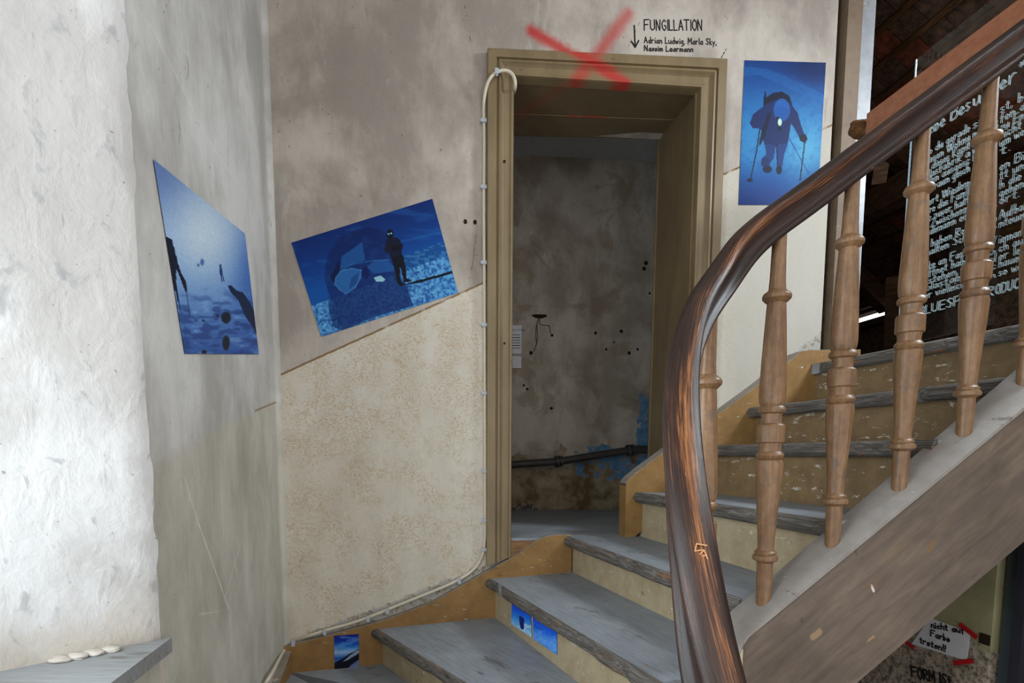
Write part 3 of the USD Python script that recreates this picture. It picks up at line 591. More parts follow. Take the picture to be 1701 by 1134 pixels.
def paint2(P):
    x, y = P.P.T; q = y + .33 * x - 380                       # along the tilted sheet
    P.c = lerp(q / 560, (6, 46, 124), (4, 56, 138), (6, 68, 156), (12, 88, 178), (18, 92, 180))
    w = P.N(60, 5, 4, (.35, 2.0)); r = (w - .5) * 60
    P.fill(np.clip((P.N(75, 8, 4, (.3, 1.6)) - .55) * 6, 0, 1) * (q < 330), (52, 118, 200), .35); P.line([(700, 400), (1150, 298)], 16, (60, 120, 200), .35)
    b = y + .374 * x - 917; sea = (b < 0) & (b > -115) & (x > 820); P.fill(sea, (26, 84, 160), .8); P.fill(sea & (P.N(16, 4, 3, (.4, 1)) > .55), (90, 140, 205), .6)
    snow = b > 0; P.fill(snow, (104, 152, 224)); n = P.N(15, 2, 4); P.fill(snow * np.clip((n - .5) * 7, 0, 1), (38, 84, 164), .75); P.fill(snow * np.clip((.42 - n) * 7, 0, 1), (160, 196, 240), .6)
    hood = [(330, 1010), (300, 880), (310, 780), (268, 660), (275, 560), (300, 450), (380, 340), (480, 285), (600, 258), (690, 280), (760, 330), (795, 450), (800, 590), (880, 690), (935, 850), (620, 945), (410, 1040)]
    P.poly(hood, (0, 28, 92), .54); P.fill(inside(P.P, hood) * np.clip((P.N(40, 12, 5, (.7, 1)) - .5) * 5, 0, 1), (30, 84, 160), .35); P.poly([(330, 900), (345, 700), (480, 690), (700, 600), (800, 590), (900, 700), (930, 850), (600, 940), (410, 1030)], (8, 42, 122), .35)
    P.poly([(388, 575), (398, 480), (550, 372), (575, 505), (480, 540)], (48, 108, 186), .7); P.poly([(560, 370), (690, 400), (560, 380)], (2, 30, 96), .6)
    P.poly([(310, 640), (375, 500), (385, 575), (345, 690)], (2, 22, 78), .8)
    lens = [(345, 690), (352, 640), (390, 590), (470, 568), (545, 582), (538, 640), (500, 715), (430, 760), (385, 735)]
    P.poly(lens, (58, 112, 188), .9); P.poly([(470, 640), (530, 600), (510, 680), (450, 730)], (30, 76, 150), .8); P.line(lens + lens[:1], 6, (120, 160, 216), .6)
    P.poly([(588, 560), (640, 512), (740, 500), (790, 560), (790, 590), (640, 610)], (44, 96, 176), .8); P.line([(390, 588), (470, 540), (640, 510), (760, 505)], 9, (84, 134, 204), .5); P.poly([(548, 570), (590, 550), (610, 620), (580, 655), (550, 630)], (2, 30, 100), .8)
    P.poly([(640, 640), (690, 622), (728, 655), (705, 670), (655, 668)], (196, 206, 236), .95)
    D = (8, 14, 38)
    P.poly([(735, 352), (760, 338), (805, 336), (832, 352), (862, 402), (848, 436), (858, 485), (770, 495), (755, 452), (722, 450), (717, 430)], (14, 24, 58)); P.ell(762, 310, 25, 34, D, 1, .1); P.ell(750, 311, 6, 6, (170, 190, 226)); P.ell(771, 306, 7, 6, (170, 190, 226))
    P.poly([(768, 485), (858, 472), (882, 560), (886, 645), (925, 656), (918, 670), (865, 674), (848, 590), (838, 560), (836, 640), (848, 680), (880, 688), (840, 706), (812, 672), (795, 570)], D); P.poly([(770, 400), (845, 395), (840, 425), (775, 440)], (6, 8, 24))
    P.poly([(865, 690), (1000, 652), (1100, 625), (1228, 588), (1234, 606), (1110, 642), (1010, 672), (880, 694)], D)
    P.line([(300, 780), (305, 960), (340, 1040)], 5, (6, 40, 110), .7); P.line([(835, 560), (860, 670)], 3, (120, 150, 200), .6); P.line([(880, 560), (915, 700), (918, 830)], 4, (60, 110, 190), .6)
def paint3(P):
    x, y = P.P.T; P.c = lerp(y / 1060, (30, 62, 138), (34, 84, 168), (48, 112, 196), (62, 132, 212), (52, 128, 208), (20, 88, 176), (6, 58, 140))
    P.glow(560, 720, 170, 240, (132, 188, 240), .75); P.glow(200, 700, 120, 240, (90, 156, 224), .5); P.glow(640, 120, 240, 130, (22, 44, 108), .9); P.glow(120, 1000, 260, 160, (4, 54, 136), .6); P.glow(640, 960, 150, 160, (4, 60, 146), .6)
    P.poly([(140, 120), (300, 140), (430, 190), (690, 310), (700, 370), (560, 320), (420, 260), (250, 180), (140, 190)], (54, 120, 206), .45); P.line([(300, 145), (480, 195), (700, 315)], 16, (34, 84, 168), .5)
    n = P.N(24, 6, 4); P.fill(np.clip((n - .52) * 5, 0, 1), (30, 80, 170), .22)
    B, K = (36, 52, 118), (22, 30, 66)
    P.line([(252, 540), (232, 680), (190, 880)], 9, K, .85); P.ell(184, 888, 19, 12, K); P.line([(553, 640), (522, 890)], 9, K, .9); P.line([(440, 590), (580, 840)], 8, (40, 90, 170), .7)
    P.poly([(283, 290), (292, 292), (296, 330), (340, 300), (400, 292), (450, 320), (470, 380), (470, 430), (300, 430), (275, 380)], K)
    P.poly([(282, 385), (350, 350), (450, 365), (505, 430), (530, 520), (556, 590), (520, 605), (480, 530), (462, 505), (440, 640), (400, 655), (280, 650), (272, 560), (248, 540), (205, 540), (184, 505), (205, 445)], B)
    P.ell(400, 415, 52, 72, (44, 104, 196), 1, .12); P.ell(400, 440, 48, 45, (34, 92, 180), .6, .2); P.poly([(262, 560), (310, 430), (330, 440), (285, 600), (250, 660), (246, 640)], K, .9); P.line([(372, 470), (385, 545)], 22, K); P.ell(386, 498, 12, 22, (230, 226, 236), 1, .3)
    P.poly([(515, 590), (560, 576), (574, 610), (556, 640), (520, 620)], K); P.poly([(285, 645), (360, 650), (345, 740), (300, 800), (262, 790), (262, 745), (295, 715)], (38, 66, 140)); P.poly([(365, 650), (440, 640), (415, 720), (402, 800), (368, 800)], (40, 70, 146)); P.line([(365, 650), (372, 790)], 10, (24, 40, 96))
    P.ell(302, 814, 28, 22, K, 1, .2); P.ell(381, 818, 18, 28, K, 1, .2); P.ell(290, 770, 26, 30, (30, 52, 116), .8, .3)
NW = -WN
nA = unit(np.cross(ED, ZUP)); pA = CORNER + nA * .004
sheet('poster', [on(256, 265, pA, nA), on(407, 388, pA, nA), on(430, 588, pA, nA), on(308, 587, pA, nA)], nA, 120, 200, paint1, 'blue poster of walkers in snow and fog, pasted on the shadowed window wall', 'poster', (240, 260, .29985), ink=1.08, con=1.05, hue=(1.0, 1.03, .97))
sheet('poster', [wall(484, 403, .003), wall(718, 330, .003), wall(761, 486, .003), wall(534, 559, .003)], NW, 230, 154, paint2, 'tilted deep blue poster of goggled face and standing climber, left of doorway', 'poster', (480, 320, .2205), ink=.92, con=1.12, hue=(.85, 1.07, .98))
sheet('poster', [wall(1237, 100, .003), wall(1372, 104, .003), wall(1358, 340, .003), wall(1227, 340, .003)], NW, 130, 220, paint3, 'upright blue poster of a bent climber with poles, right of doorway', 'poster', (1200, 80, .2469), ink=.86, con=1.16, hue=(.9, 1.1, .97))

# ------------------------------------------------------------------ doorway: moulded casing, linings, threshold
door = thing('door_1', 'ochre-brown painted doorway casing without a door leaf', None, kind='structure')
OUT = [wall(u, v, .032) + WN * .032 for u, v in ((808, 940), (810, 79), (1209, 97), (1184, 765))]; INN = [wall(u, v, .02) + WN * .02 for u, v in ((849, 925), (854, 127), (1163, 147), (1141, 765))]
prof = [(0, -.02), (0, .030), (.03, .034), (.20, .034), (.34, .034), (.36, .024), (.40, .024), (.43, .034), (.50, .036), (.56, .026), (.62, .020), (.86, .020), (.90, .026), (.97, .026), (1.0, .018), (1.0, -.03)]
def casing(i):
    A0, B0, A1, B1 = OUT[i], INN[i], OUT[i + 1], INN[i + 1]; V = []
    for t, p in prof: V.append(A0 + (B0 - A0) * t - WN * p)
    for t, p in prof: V.append(A1 + (B1 - A1) * t - WN * p)
    n = len(prof); f = []
    for j in range(n):
        k = (j + 1) % n; f += [[j, k, n + k], [j, n + k, n + j]]
    for j in range(1, n - 1): f += [[0, j + 1, j], [n, n + j, n + j + 1]]
    m = trimesh.Trimesh(V, f, process=False)
    if m.volume < 0: m.invert()
    return m
for i in range(3): obj('casing', casing(i), M_CASE, door, smooth=25)
def panel(a, b, c, d, n, t): return hexa([a, b, c, d], [p + np.asarray(n) * t for p in (a, b, c, d)])
iTL, iTR, iBR, iBL = [p - WN * .0 for p in (INN[1], INN[2], INN[3] + 0, INN[0])]
iBR = on(1140, 890, WP, WN); iBR = np.array([INN[3][0], INN[3][1], LAND - .05]); iBL = np.array([INN[0][0], INN[0][1], LAND - .05])
rTR = on(1094.5, 231, WP + WN * .57, WN); rTL = on(800, 227, WP + WN * .57, WN)
rBR = on(1076.5, 760, WP + WN * .57, WN); rBR[2] = LAND - .05
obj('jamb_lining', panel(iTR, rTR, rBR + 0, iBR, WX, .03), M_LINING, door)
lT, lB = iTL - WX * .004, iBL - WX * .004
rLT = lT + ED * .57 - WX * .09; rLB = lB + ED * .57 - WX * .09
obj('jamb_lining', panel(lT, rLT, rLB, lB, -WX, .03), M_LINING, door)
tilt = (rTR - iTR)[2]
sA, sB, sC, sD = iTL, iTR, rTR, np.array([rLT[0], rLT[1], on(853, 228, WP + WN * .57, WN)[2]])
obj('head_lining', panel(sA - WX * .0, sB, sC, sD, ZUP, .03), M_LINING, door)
for k in (.03, .985):                                     # beads along the lining's edge
    a, b = iTR + (rTR - iTR) * k, iBR + (rBR - iBR) * k; obj('bead', beam(a - WX * .002, b - WX * .002, .012, .012, WN), M_CASE, door)
seam_a, seam_b = sA + (sD - sA) * .55, sB + (sC - sB) * .55
obj('board_seam', beam(seam_a - ZUP * .001, seam_b - ZUP * .001, .006, .004), M_CASE, door)

# ------------------------------------------------------------------ staircase
def xf(mesh_prim, M):
    mesh_prim.AddTransformOp().Set(Gf.Matrix4d(*[float(x) for x in np.asarray(M).T.ravel()]))
DM, DF, DB = 1.312, 1.266, 1.358
RK = DM / 1.397
hA, hB = fplane(1300, 357, DM), fplane(1640, 106, DM)
slope = (hB - hA)[2] / ((hB - hA) @ EF); hd = hB - hA
hp = [hA + hd * t for t in (1.75, 1.4, 1.1, .8, .5, .25, .05)]
hp += [at(u, v, Y * RK) for u, v, Y in ((1237, 409, 1.497), (1203, 456, 1.462), (1170, 505, 1.375), (1147, 562, 1.255), (1135, 625, 1.13), (1131, 700, 1.01), (1135, 800, .905), (1147, 905, .83), (1169, 1050, .765), (1187, 1140, .735), (1218, 1260, .70), (1265, 1420, .67))]
hs = spline(hp, 260)
tA, tB = fplane(1300, 1003, DF), fplane(1669, 699, DF); td = tB - tA; sl = td[2] / (td @ EF)
OFFS = None
def strz(s): return tA[2] + sl * (s - tA @ EF)
straight = [fl(s, DM, strz(s)) for s in np.linspace(2.35, hA @ EF - .10, 60)]
cur = [p for p in hs if (p @ EF) < (hA @ EF - .12)]
drop = hs[np.argmin([abs(p @ EF - (hA @ EF - .12)) + 10 * (p[1] < 1.3) for p in hs])][2] - strz(hA @ EF - .12)
cur = [p - ZUP * drop for p in cur if p[2] - drop > -.15][::2]
sp = np.vstack([straight, cur])
stair = thing('staircase', 'old winding wooden staircase with grey worn treads and ochre painted strings', 'staircase')
SF = .035                                                 # the wall string stands this far off the wall
def sface(u, v): return wall(u, v, SF)
zt = {}
left_px = {2: (626, 1044), 3: (815, 961), 4: (945, 891), 5: (1050, 816), 6: (1140, 741), 7: (1233, 679), 8: (1330, 609)}
P0 = {k: sface(*p) for k, p in left_px.items()}
tz = {k: P0[k][2] for k in P0}; tz[1] = sface(560, 1110)[2]; tz[9] = tz[8] + .2
TILT = {1: .07, 2: .07, 3: .06, 4: .015}
def tplane(k):
    t = TILT.get(k, 0); return (P0[k] if k in P0 else sface(560, 1110)), unit([-t, 0, 1])
def onz(k, u, v): p, n = tplane(k); return on(u, v, p, n)
def zk(k, xy): p, n = tplane(k); return p[2] - ((xy[0] - p[0]) * n[0] + (xy[1] - p[1]) * n[1]) / n[2]
nose = {2: (P0[2], onz(2, 773, 1133)), 3: (P0[3], onz(3, 1000, 1073)), 4: (P0[4], onz(4, 1241, 998))}
DOUT = 1.352
for k, ds in ((5, .075), (6, .115), (7, .12), (8, .14)): nose[k] = (P0[k], P0[k] - ED * (P0[k] @ ED - DOUT) + EF * ds)
def extend(a, b, L): d = unit(b - a); return a - d * .02, a + d * L
NL = {2: 1.9, 3: None, 4: None, 5: None, 6: None, 7: None, 8: None}
def reach(a, b):
    d = unit((b - a) * [1, 1, 0])
    for t in np.arange(.5, 1.9, .005):
        q = a + d * t
        if np.hypot(*(sp[:, :2] - q[:2]).T).min() < .047: return t
    return 1.9
d_ = nose[4][1] - nose[4][0]; NL[4] = reach(*nose[4]); NL[3] = reach(*nose[3])
for k, (a, b) in list(nose.items()):
    nose[k] = (a - unit(b - a) * .02, a + unit(b - a) * (NL[k] if NL[k] else np.linalg.norm(b - a) + .02))
TH = .046
for k in range(1, 9):
    if k == 1:
        a1 = nose[2][0]; A = wall(475, 1110, .0) ; A[2] = 0
        base = [CORNER + NX * .0, nose[2][0] + WX * .08, nose[2][1] + WX * .05, CORNER + NX * .9 - ED * .75, CORNER + NX * .02 - ED * .95]
        pts = [np.array([p[0], p[1], 0]) for p in base]; dirx = unit(pts[3] - pts[4])
    else:
        a, b = nose[k]
        if k < 8: c, d = nose[k + 1][1], nose[k + 1][0]
        else: c, d = b + EF * .40, a + EF * .40
        sh = EF * .06; pts = [a, b, c + sh, d + sh]; dirx = unit((b - a) * [1, 1, 0])
        if k == 4: pts = [a, b, nose[5][1] + sh, nose[5][0] + sh + ED * .06, a + ED * .06]
    pts = [np.array([p[0], p[1], zk(k, p)]) for p in pts]
    n = len(pts); V = np.vstack([pts, [p - ZUP * TH for p in pts]]); f = []
    poly2 = [(p[0], p[1]) for p in pts]
    for j in range(1, n - 1): f += [[0, j, j + 1], [n, n + j + 1, n + j]]
    for j in range(n): q = (j + 1) % n; f += [[j, n + j, n + q], [j, n + q, q]]
    m = trimesh.Trimesh(V, f, process=False)
    if m.volume < 0: m.invert()
    o = pts[0]; diry = np.cross(ZUP, dirx); Ml = frame_mat(o, dirx, diry, ZUP); m.apply_transform(np.linalg.inv(Ml))
    xf(obj('tread', m, M_TREAD, stair), Ml)
    if k == 1: continue
    a, b = pts[0], pts[1]; L = np.linalg.norm(b - a); N = 70; xs = np.linspace(0, L, N); r = TH / 2 + .0015
    V = []; na = 11; t = unit(b - a); out = unit(np.cross(t, ZUP)) 
    for x in xs:
        wob = 1 + .16 * (meshkit.fbm(np.array([x * 14, k * 3.0, 0]), 3, 5) - .5); ch = .006 * max(0, meshkit.fbm(np.array([x * 9, k * 7.0, 4]), 3, 8) - .52) * 14
        for q in np.linspace(-math.pi / 2, math.pi / 2, na):
            V.append([x, -(r * wob - ch) * math.cos(q) * 1.0, -TH / 2 + r * math.sin(q)])
    f = []
    for i in range(N - 1):
        for j in range(na - 1): p0 = i * na + j; f += [[p0, p0 + na, p0 + na + 1], [p0, p0 + na + 1, p0 + 1]]
    for e in (0, (N - 1) * na):
        for j in range(1, na - 1): f += [[e, e + j, e + j + 1]] if e == 0 else [[e, e + j + 1, e + j]]
    nm = trimesh.Trimesh(V, f, process=False); dl3 = unit(b - a); Mn = frame_mat(a, dl3, unit(np.cross(ZUP, dl3)), np.cross(dl3, unit(np.cross(ZUP, dl3))))
    xf(obj('nosing', nm, M_NOSE, stair, smooth=60), Mn)
    # riser below the nosing
    back_ = diry * .022; lo = lambda p: np.array([p[0], p[1], zk(k - 1, p) - .01]); hi = lambda p: np.array([p[0], p[1], zk(k, p) - TH + .005])
    a2, b2 = a + back_, b + back_; th = diry * .022
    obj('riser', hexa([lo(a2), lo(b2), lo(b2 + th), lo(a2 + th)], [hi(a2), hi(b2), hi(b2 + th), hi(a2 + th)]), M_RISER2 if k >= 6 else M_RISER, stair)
# last riser up to the glazed opening is the tread's own edge; wall strings
def string(top_px, bottom_drop, name, mat, off=SF, cap=.018, thick=None):
    T = [wall(u, v, off) for u, v in top_px]; S = [wl(p) for p in T]
    low = [(s, z - bottom_drop) for s, z in S]; pg = Polygon([tuple(s) for s in S] + [tuple(s) for s in low[::-1]])
    obj(name, prism(pg, 0, off if thick is None else thick, frame_mat(WP - WN * 0 if thick is None else WP - WN * (off - thick), WX, ZUP, -WN)), mat, stair)
    cp = Polygon([tuple(s) for s in S] + [(s, z - .004) for s, z in S[::-1]])
    obj('string_ledge', prism(Polygon([(s, z + .003) for s, z in S] + [(s, z - .012) for s, z in S[::-1]]), 0, off - .0015 if thick is None else thick - .0015, frame_mat(WP if thick is None else WP - WN * (off - thick), WX, ZUP, -WN)), M_LEDGE, stair)
string([(468, 1076), (489, 1070), (557, 1053), (631, 1033), (718, 1001), (806, 951), (854, 925), (892, 898), (905, 892), (922, 889), (950, 889)], .33, 'wall_string', M_OCHRE)
string([(1040, 803), (1046, 795), (1064, 780), (1098, 755), (1191, 690), (1265, 636), (1317, 596), (1331, 584), (1345, 582), (1430, 581)], .30, 'wall_string', M_OCHRE, off=.10)
# string along the window wall
ca, cb = on(489, 1069, CORNER + NX * .035, NX), on(465, 1134, CORNER + NX * .035, NX); dn = (cb - ca); ce = ca + dn * 2.2; cs = ca - dn * .15
obj('wall_string', hexa([cs - ZUP * .4, ce - ZUP * .4, ce - NX * .03 - ZUP * .4, cs - NX * .03 - ZUP * .4], [cs, ce, ce - NX * .03, cs - NX * .03]), M_OCHRE, stair)
obj('string_ledge', hexa([cs + NX * -.001 - ZUP * .004, ce - ZUP * .004 - NX * .001, ce - NX * .034 - ZUP * .004, cs - NX * .034 - ZUP * .004], [cs - NX * .001 + ZUP * .004, ce - NX * .001 + ZUP * .004, ce - NX * .034 + ZUP * .004, cs - NX * .034 + ZUP * .004]), M_LEDGE, stair)
# threshold and landing floor in the doorway
th_s0, th_s1 = wl(wall(848, 900))[0], wl(wall(1150, 890))[0]
obj('landing_floor', hexa([w3(th_s0 - .02, LAND - .012, .016), w3(th_s1 + .05, LAND - .012, .016), w3(th_s1 + .05, LAND - .012, -1.5), w3(th_s0 - .6, LAND - .012, -1.5)], [w3(th_s0 - .02, LAND, .016), w3(th_s1 + .05, LAND, .016), w3(th_s1 + .05, LAND, -1.5), w3(th_s0 - .6, LAND, -1.5)]), M_TREAD, stair)
obj('threshold_riser', hexa([w3(th_s0, LAND - .2, .022), w3(th_s0 + .35, LAND - .2, .022), w3(th_s0 + .35, LAND - .2, -.02), w3(th_s0, LAND - .2, -.02)], [w3(th_s0, LAND - .012, .022), w3(th_s0 + .35, LAND - .012, .022), w3(th_s0 + .35, LAND - .012, -.02), w3(th_s0, LAND - .012, -.02)]), dark_timber('bare_threshold_wood', (150, 112, 74), (92, 70, 52), (3, 3, 30), .7), stair)

# ------------------------------------------------------------------ banister: handrail, outer string, balusters
half = [(.020, -.043), (.026, -.040), (.0275, -.034), (.025, -.028), (.019, -.025), (.0165, -.017), (.018, -.006), (.024, .006), (.0325, .015), (.0345, .023), (.030, .031), (.018, .037), (.006, .0385)]; pr = np.array(half + [(-a, b) for a, b in half[::-1]])
pr = pr * [.86, .98]
def sweep(path, prof, up_of=None):
    T = np.gradient(path, axis=0); T /= np.linalg.norm(T, axis=1)[:, None]; V = []; n = len(prof); U = []
    L = np.r_[0, np.cumsum(np.linalg.norm(np.diff(path, axis=0), axis=1))]; per = np.r_[0, np.cumsum(np.linalg.norm(np.diff(np.vstack([prof, prof[:1]]), axis=0), axis=1))]
    n1 = n + 1
    for p, t, l in zip(path, T, L):
        s = unit(np.cross(t, ZUP)); u = np.cross(s, t)
        for j in range(n1): a, b = prof[j % n]; V.append(p + s * a + u * b); U.append((l, per[j] / per[-1]))
    q = np.arange(len(path) * n1).reshape(len(path), n1); a, b, c, d = q[:-1, :-1].ravel(), q[:-1, 1:].ravel(), q[1:, 1:].ravel(), q[1:, :-1].ravel()
    f = [np.c_[a, b, c], np.c_[a, c, d]]; k = len(V); V += [path[0], path[-1]]; U += [(0, 0), (L[-1], 0)]
    f += [np.c_[np.full(n, k), q[0, 1:], q[0, :-1]], np.c_[np.full(n, k + 1), q[-1, :-1], q[-1, 1:]]]
    return trimesh.Trimesh(V, np.vstack(f), process=False), np.array(U)
rail, ruv = sweep(hs, pr)
ban = thing('banister', 'dark worn wooden handrail sweeping down over turned brown balusters', 'banister')
if rail.volume < 0: rail.invert()
obj('handrail', rail, M_RAIL, ban, smooth=True, uv=ruv)
loc, _, tri = rail.ray.intersects_location([EYE], [ray(1163, 915)])
if len(loc):
    c0 = loc[np.argmin(np.linalg.norm(loc - EYE, axis=1))]; vn = unit(EYE - c0); rx = unit(np.cross(ZUP, vn)); ry_ = np.cross(vn, rx)
    mk = unary_union([LineString(np.array(q) * .016).buffer(.0009, 2) for q in ([(-.5, -.6), (-.3, .6), (.5, .5)], [(-.4, 0), (.3, .1), (.6, -.6)], [(.3, .1), (-.2, -.5), (.5, -.3)])])
    mk = flatmesh(mk, .004, frame_mat(c0 - vn * .002, rx, ry_, vn)); obj('carved_mark', mk, plain('bare_scratched_wood', (186, 138, 98), .7, .2), ban)

# outer string
def ribbon(path, w, ztop, zbot, ch=.006, pf=None, grow=0.0):
    T = np.gradient(path * [1, 1, 0], axis=0); T /= np.linalg.norm(T, axis=1)[:, None]; V = []
    pf = pf or [(-w / 2, zbot), (w / 2, zbot), (w / 2, ztop - ch), (w / 2 - ch, ztop), (-w / 2 + ch, ztop), (-w / 2, ztop - ch)]; n = len(pf)
    for p, t in zip(path, T):
        s = np.cross(t, ZUP); g_ = 1 + grow * np.clip(p @ EF - .75, 0, 2); V += [p + s * a + ZUP * (b * g_ if b > 0 else b) for a, b in pf]
    q = np.arange(len(path) * n).reshape(len(path), n); f = []
    for j in range(n):
        k = (j + 1) % n; f += [np.c_[q[:-1, j], q[:-1, k], q[1:, k]], np.c_[q[:-1, j], q[1:, k], q[1:, j]]]
    f += [np.array([[q[0, 0], q[0, j + 1], q[0, j]] for j in range(1, n - 1)]), np.array([[q[-1, 0], q[-1, j], q[-1, j + 1]] for j in range(1, n - 1)])]
    m = trimesh.Trimesh(V, np.vstack(f), process=False)
    if m.volume < 0: m.invert()
    return m
kk = len(straight) - 1
obj('outer_string', ribbon(sp[:kk + 2], .09, -.012, -.395), M_STR, stair, smooth=30)
obj('outer_string', ribbon(sp[kk:], .09, -.012, -.395), M_CREAM, stair, smooth=30)
obj('string_cap', ribbon(sp, .096, .0, -.014, .004, [(-.048, -.014), (.048, -.014), (.050, .018), (.040, .026), (.015, .020), (-.025, .008), (-.040, .002), (-.048, -.004)], 1.1), M_CAP, stair, smooth=30)
BP = [(.0205, -.04), (.0205, 0), (.0225, .06), (.0225, .112), (.026, .116), (.035, .120), (.0365, .126), (.035, .132), (.029, .135), (.031, .139), (.031, .143), (.0255, .147), (.0225, .155), (.024, .18), (.028, .24), (.0335, .31), (.037, .36), (.0382, .388), (.036, .396), (.031, .399), (.036, .403), (.039, .410), (.036, .417), (.031, .421), (.0305, .432), (.0325, .443), (.038, .446), (.0385, .452), (.0385, .488), (.036, .493), (.029, .497), (.0275, .510), (.029, .522), (.036, .526), (.0385, .533), (.036, .540), (.031, .544), (.035, .552), (.037, .57), (.0365, .60), (.034, .66), (.0305, .73), (.0265, .80), (.0255, .815), (.031, .819), (.0385, .826), (.0395, .833), (.036, .840), (.028, .845), (.0232, .850), (.0212, .88), (.0192, .96), (.019, 1.0)]
bal = lathe([(r * .86, z) for r, z in BP], 32)
feet = [(1268, 992), (1383, 894), (1494, 804), (1601, 722), (1701, 643), (1797, 567)]
for i, (u, v) in enumerate(feet):
    s = fplane(u, v, DM) @ EF; b = bal.copy(); z0 = strz(s) + .012; ztop = np.interp(s, [p @ EF for p in hs[::-1] if p[1] > 1.3], [p[2] for p in hs[::-1] if p[1] > 1.3])
    sc = (ztop - .036 - z0) / 1.0; b.vertices[:, 2] *= sc
    Mr = trimesh.transformations.rotation_matrix(i * 1.3, [0, 0, 1]); b.apply_transform(Mr); b.apply_translation(fl(s, DM, z0)); obj('baluster', b, M_TURN, ban, smooth=35)
for (u, v, Y) in ((1174, 790, 1.40 * RK),):
    c = at(u, v, Y); j = np.argmin(np.hypot(*(hs[:, :2] - c[:2]).T)); P = hs[j]; b = bal.copy(); b.vertices[:, 2] *= .965; b.apply_translation([P[0], P[1], P[2] - 1.0]); obj('baluster', b, M_TURN, ban, smooth=35)
for j0 in (150, 178):
    P = hs[j0]; b = bal.copy(); b.apply_translation([P[0], P[1], P[2] - 1.0])

# ------------------------------------------------------------------ small photographs on the steps
def strphoto(pxs, off=.0385): return [wall(u, v, off) for u, v in pxs]
def paint4(P):
    x, y = P.P.T; P.c = lerp(y / 60, (6, 16, 110), (8, 40, 150), (20, 100, 190), (150, 180, 215), (30, 80, 160), (70, 110, 180), (70, 110, 180)); n = P.N(7, 3, 4, (.5, 1.4)); P.fill(np.clip((n - .5) * 5, 0, 1) * (y < 38), (120, 170, 220), .5)
    P.poly([(0, 48), (14, 40), (26, 32), (42, 24), (42, 60), (0, 60)], (12, 16, 34)); P.poly([(28, 34), (36, 28), (42, 26), (42, 31), (24, 42), (14, 46)], (170, 190, 225), .8); P.poly([(20, 60), (30, 50), (42, 42), (42, 60)], (120, 150, 205), .8)
sheet('photo_print', strphoto([(555, 1056), (596, 1053), (596.5, 1111), (556, 1113)]), NW, 50, 70, paint4, 'small blue photo of a snowy ridge stuck on the ochre wall string', 'photo', (555, 1053, 1.0))
ra, rb = nose[3]; rt = unit((rb - ra) * [1, 1, 0]); ry = np.cross(ZUP, rt); rn = -ry; rp = ra + ry * .022 + rn * .004
def rph(pxs): return [on(u, v, rp, rn) for u, v in pxs]
def paint5(P):
    x, y = P.P.T; q = y - .45 * x; P.c = lerp(q / 52, (6, 60, 214), (10, 96, 232), (60, 150, 240), (150, 205, 245), (190, 228, 250)); n = P.N(6, 2, 3); P.fill(np.clip((n - .5) * 6, 0, 1) * (q > 26) * (q < 40), (230, 242, 252), .6)
    P.poly([(12, 26), (15, 24), (17, 27), (19, 26), (21, 31), (20, 48), (15, 46), (13, 38)], (14, 34, 120))
def paint6(P):
    x, y = P.P.T; q = y - .45 * x; P.c = lerp(q / 50, (8, 50, 196), (14, 84, 226), (24, 104, 236), (70, 144, 244), (90, 160, 248), (60, 130, 236)); P.line([(3, 19), (17, 28)], 1.6, (12, 50, 150), .7); n = P.N(4, 2, 4); P.fill(np.clip((n - .45) * 5, 0, 1) * (q > 20), (130, 184, 250), .4)
sheet('photo_print', rph([(850.5, 998), (881, 1017), (882.5, 1058), (849, 1036)]), rn, 50, 60, paint5, 'small bright blue photo of two hikers on the step riser', 'photo', (850, 998, 1.0))
sheet('photo_print', rph([(885, 1019), (924, 1042), (925, 1087), (886, 1061)]), rn, 50, 60, paint6, 'small plain blue snow slope photo beside the hikers photo on the riser', 'photo', (885, 1019, 1.0))
qa, qb = nose[4]; qt = unit((qb - qa) * [1, 1, 0]); qy = np.cross(ZUP, qt); qp = qa + qy * .022 - qy * .004
sheet('photo_print', [on(u, v, qp, -qy) for u, v in ((1196, 1007), (1226, 1017), (1222, 1042), (1192, 1030))], -qy, 16, 12, lambda P: setattr(P, 'c', np.where(((P.P[:, 1] % 9) < 2)[:, None], [[190, 210, 250]], [[60, 120, 235]]).astype(float)), 'small blue photo half hidden between handrail and outer string', 'photo', (1170, 990, 1.0))

# ------------------------------------------------------------------ cable with clips
cpx = [(441, 1134), (463, 1096), (486, 1066), (512, 1056), (540, 1047), (576, 1037), (612, 1025), (644, 1012), (709, 986), (763, 962), (786, 946), (800, 925), (805, 900), (806, 863), (806, 782), (805.5, 653), (805, 540), (804.5, 437), (804, 312), (804, 202), (805.5, 156), (813, 132), (826, 120), (842, 117.5), (853, 126), (856, 141)]
def cpt(i, u, v):
    if u < 487: return on(u, v, CORNER + NX * .02, NX)
    if v > 955: return wall(u, v, .022)
    if u > 812: return wall(u, v, .05)
    return wall(u, v, .010 if v > 170 else .03)
cp = [cpt(i, u, v) for i, (u, v) in enumerate(cpx)]; cp = cp + [wall(855, 149, .02), wall(853, 155, -.04)]
cable = thing('power_cable', 'cream cable clipped up the door casing and along the stair string', 'cable')
obj('sheath', tube(spline(cp, 320), .0075, 10), M_CABLE, cable, smooth=True)
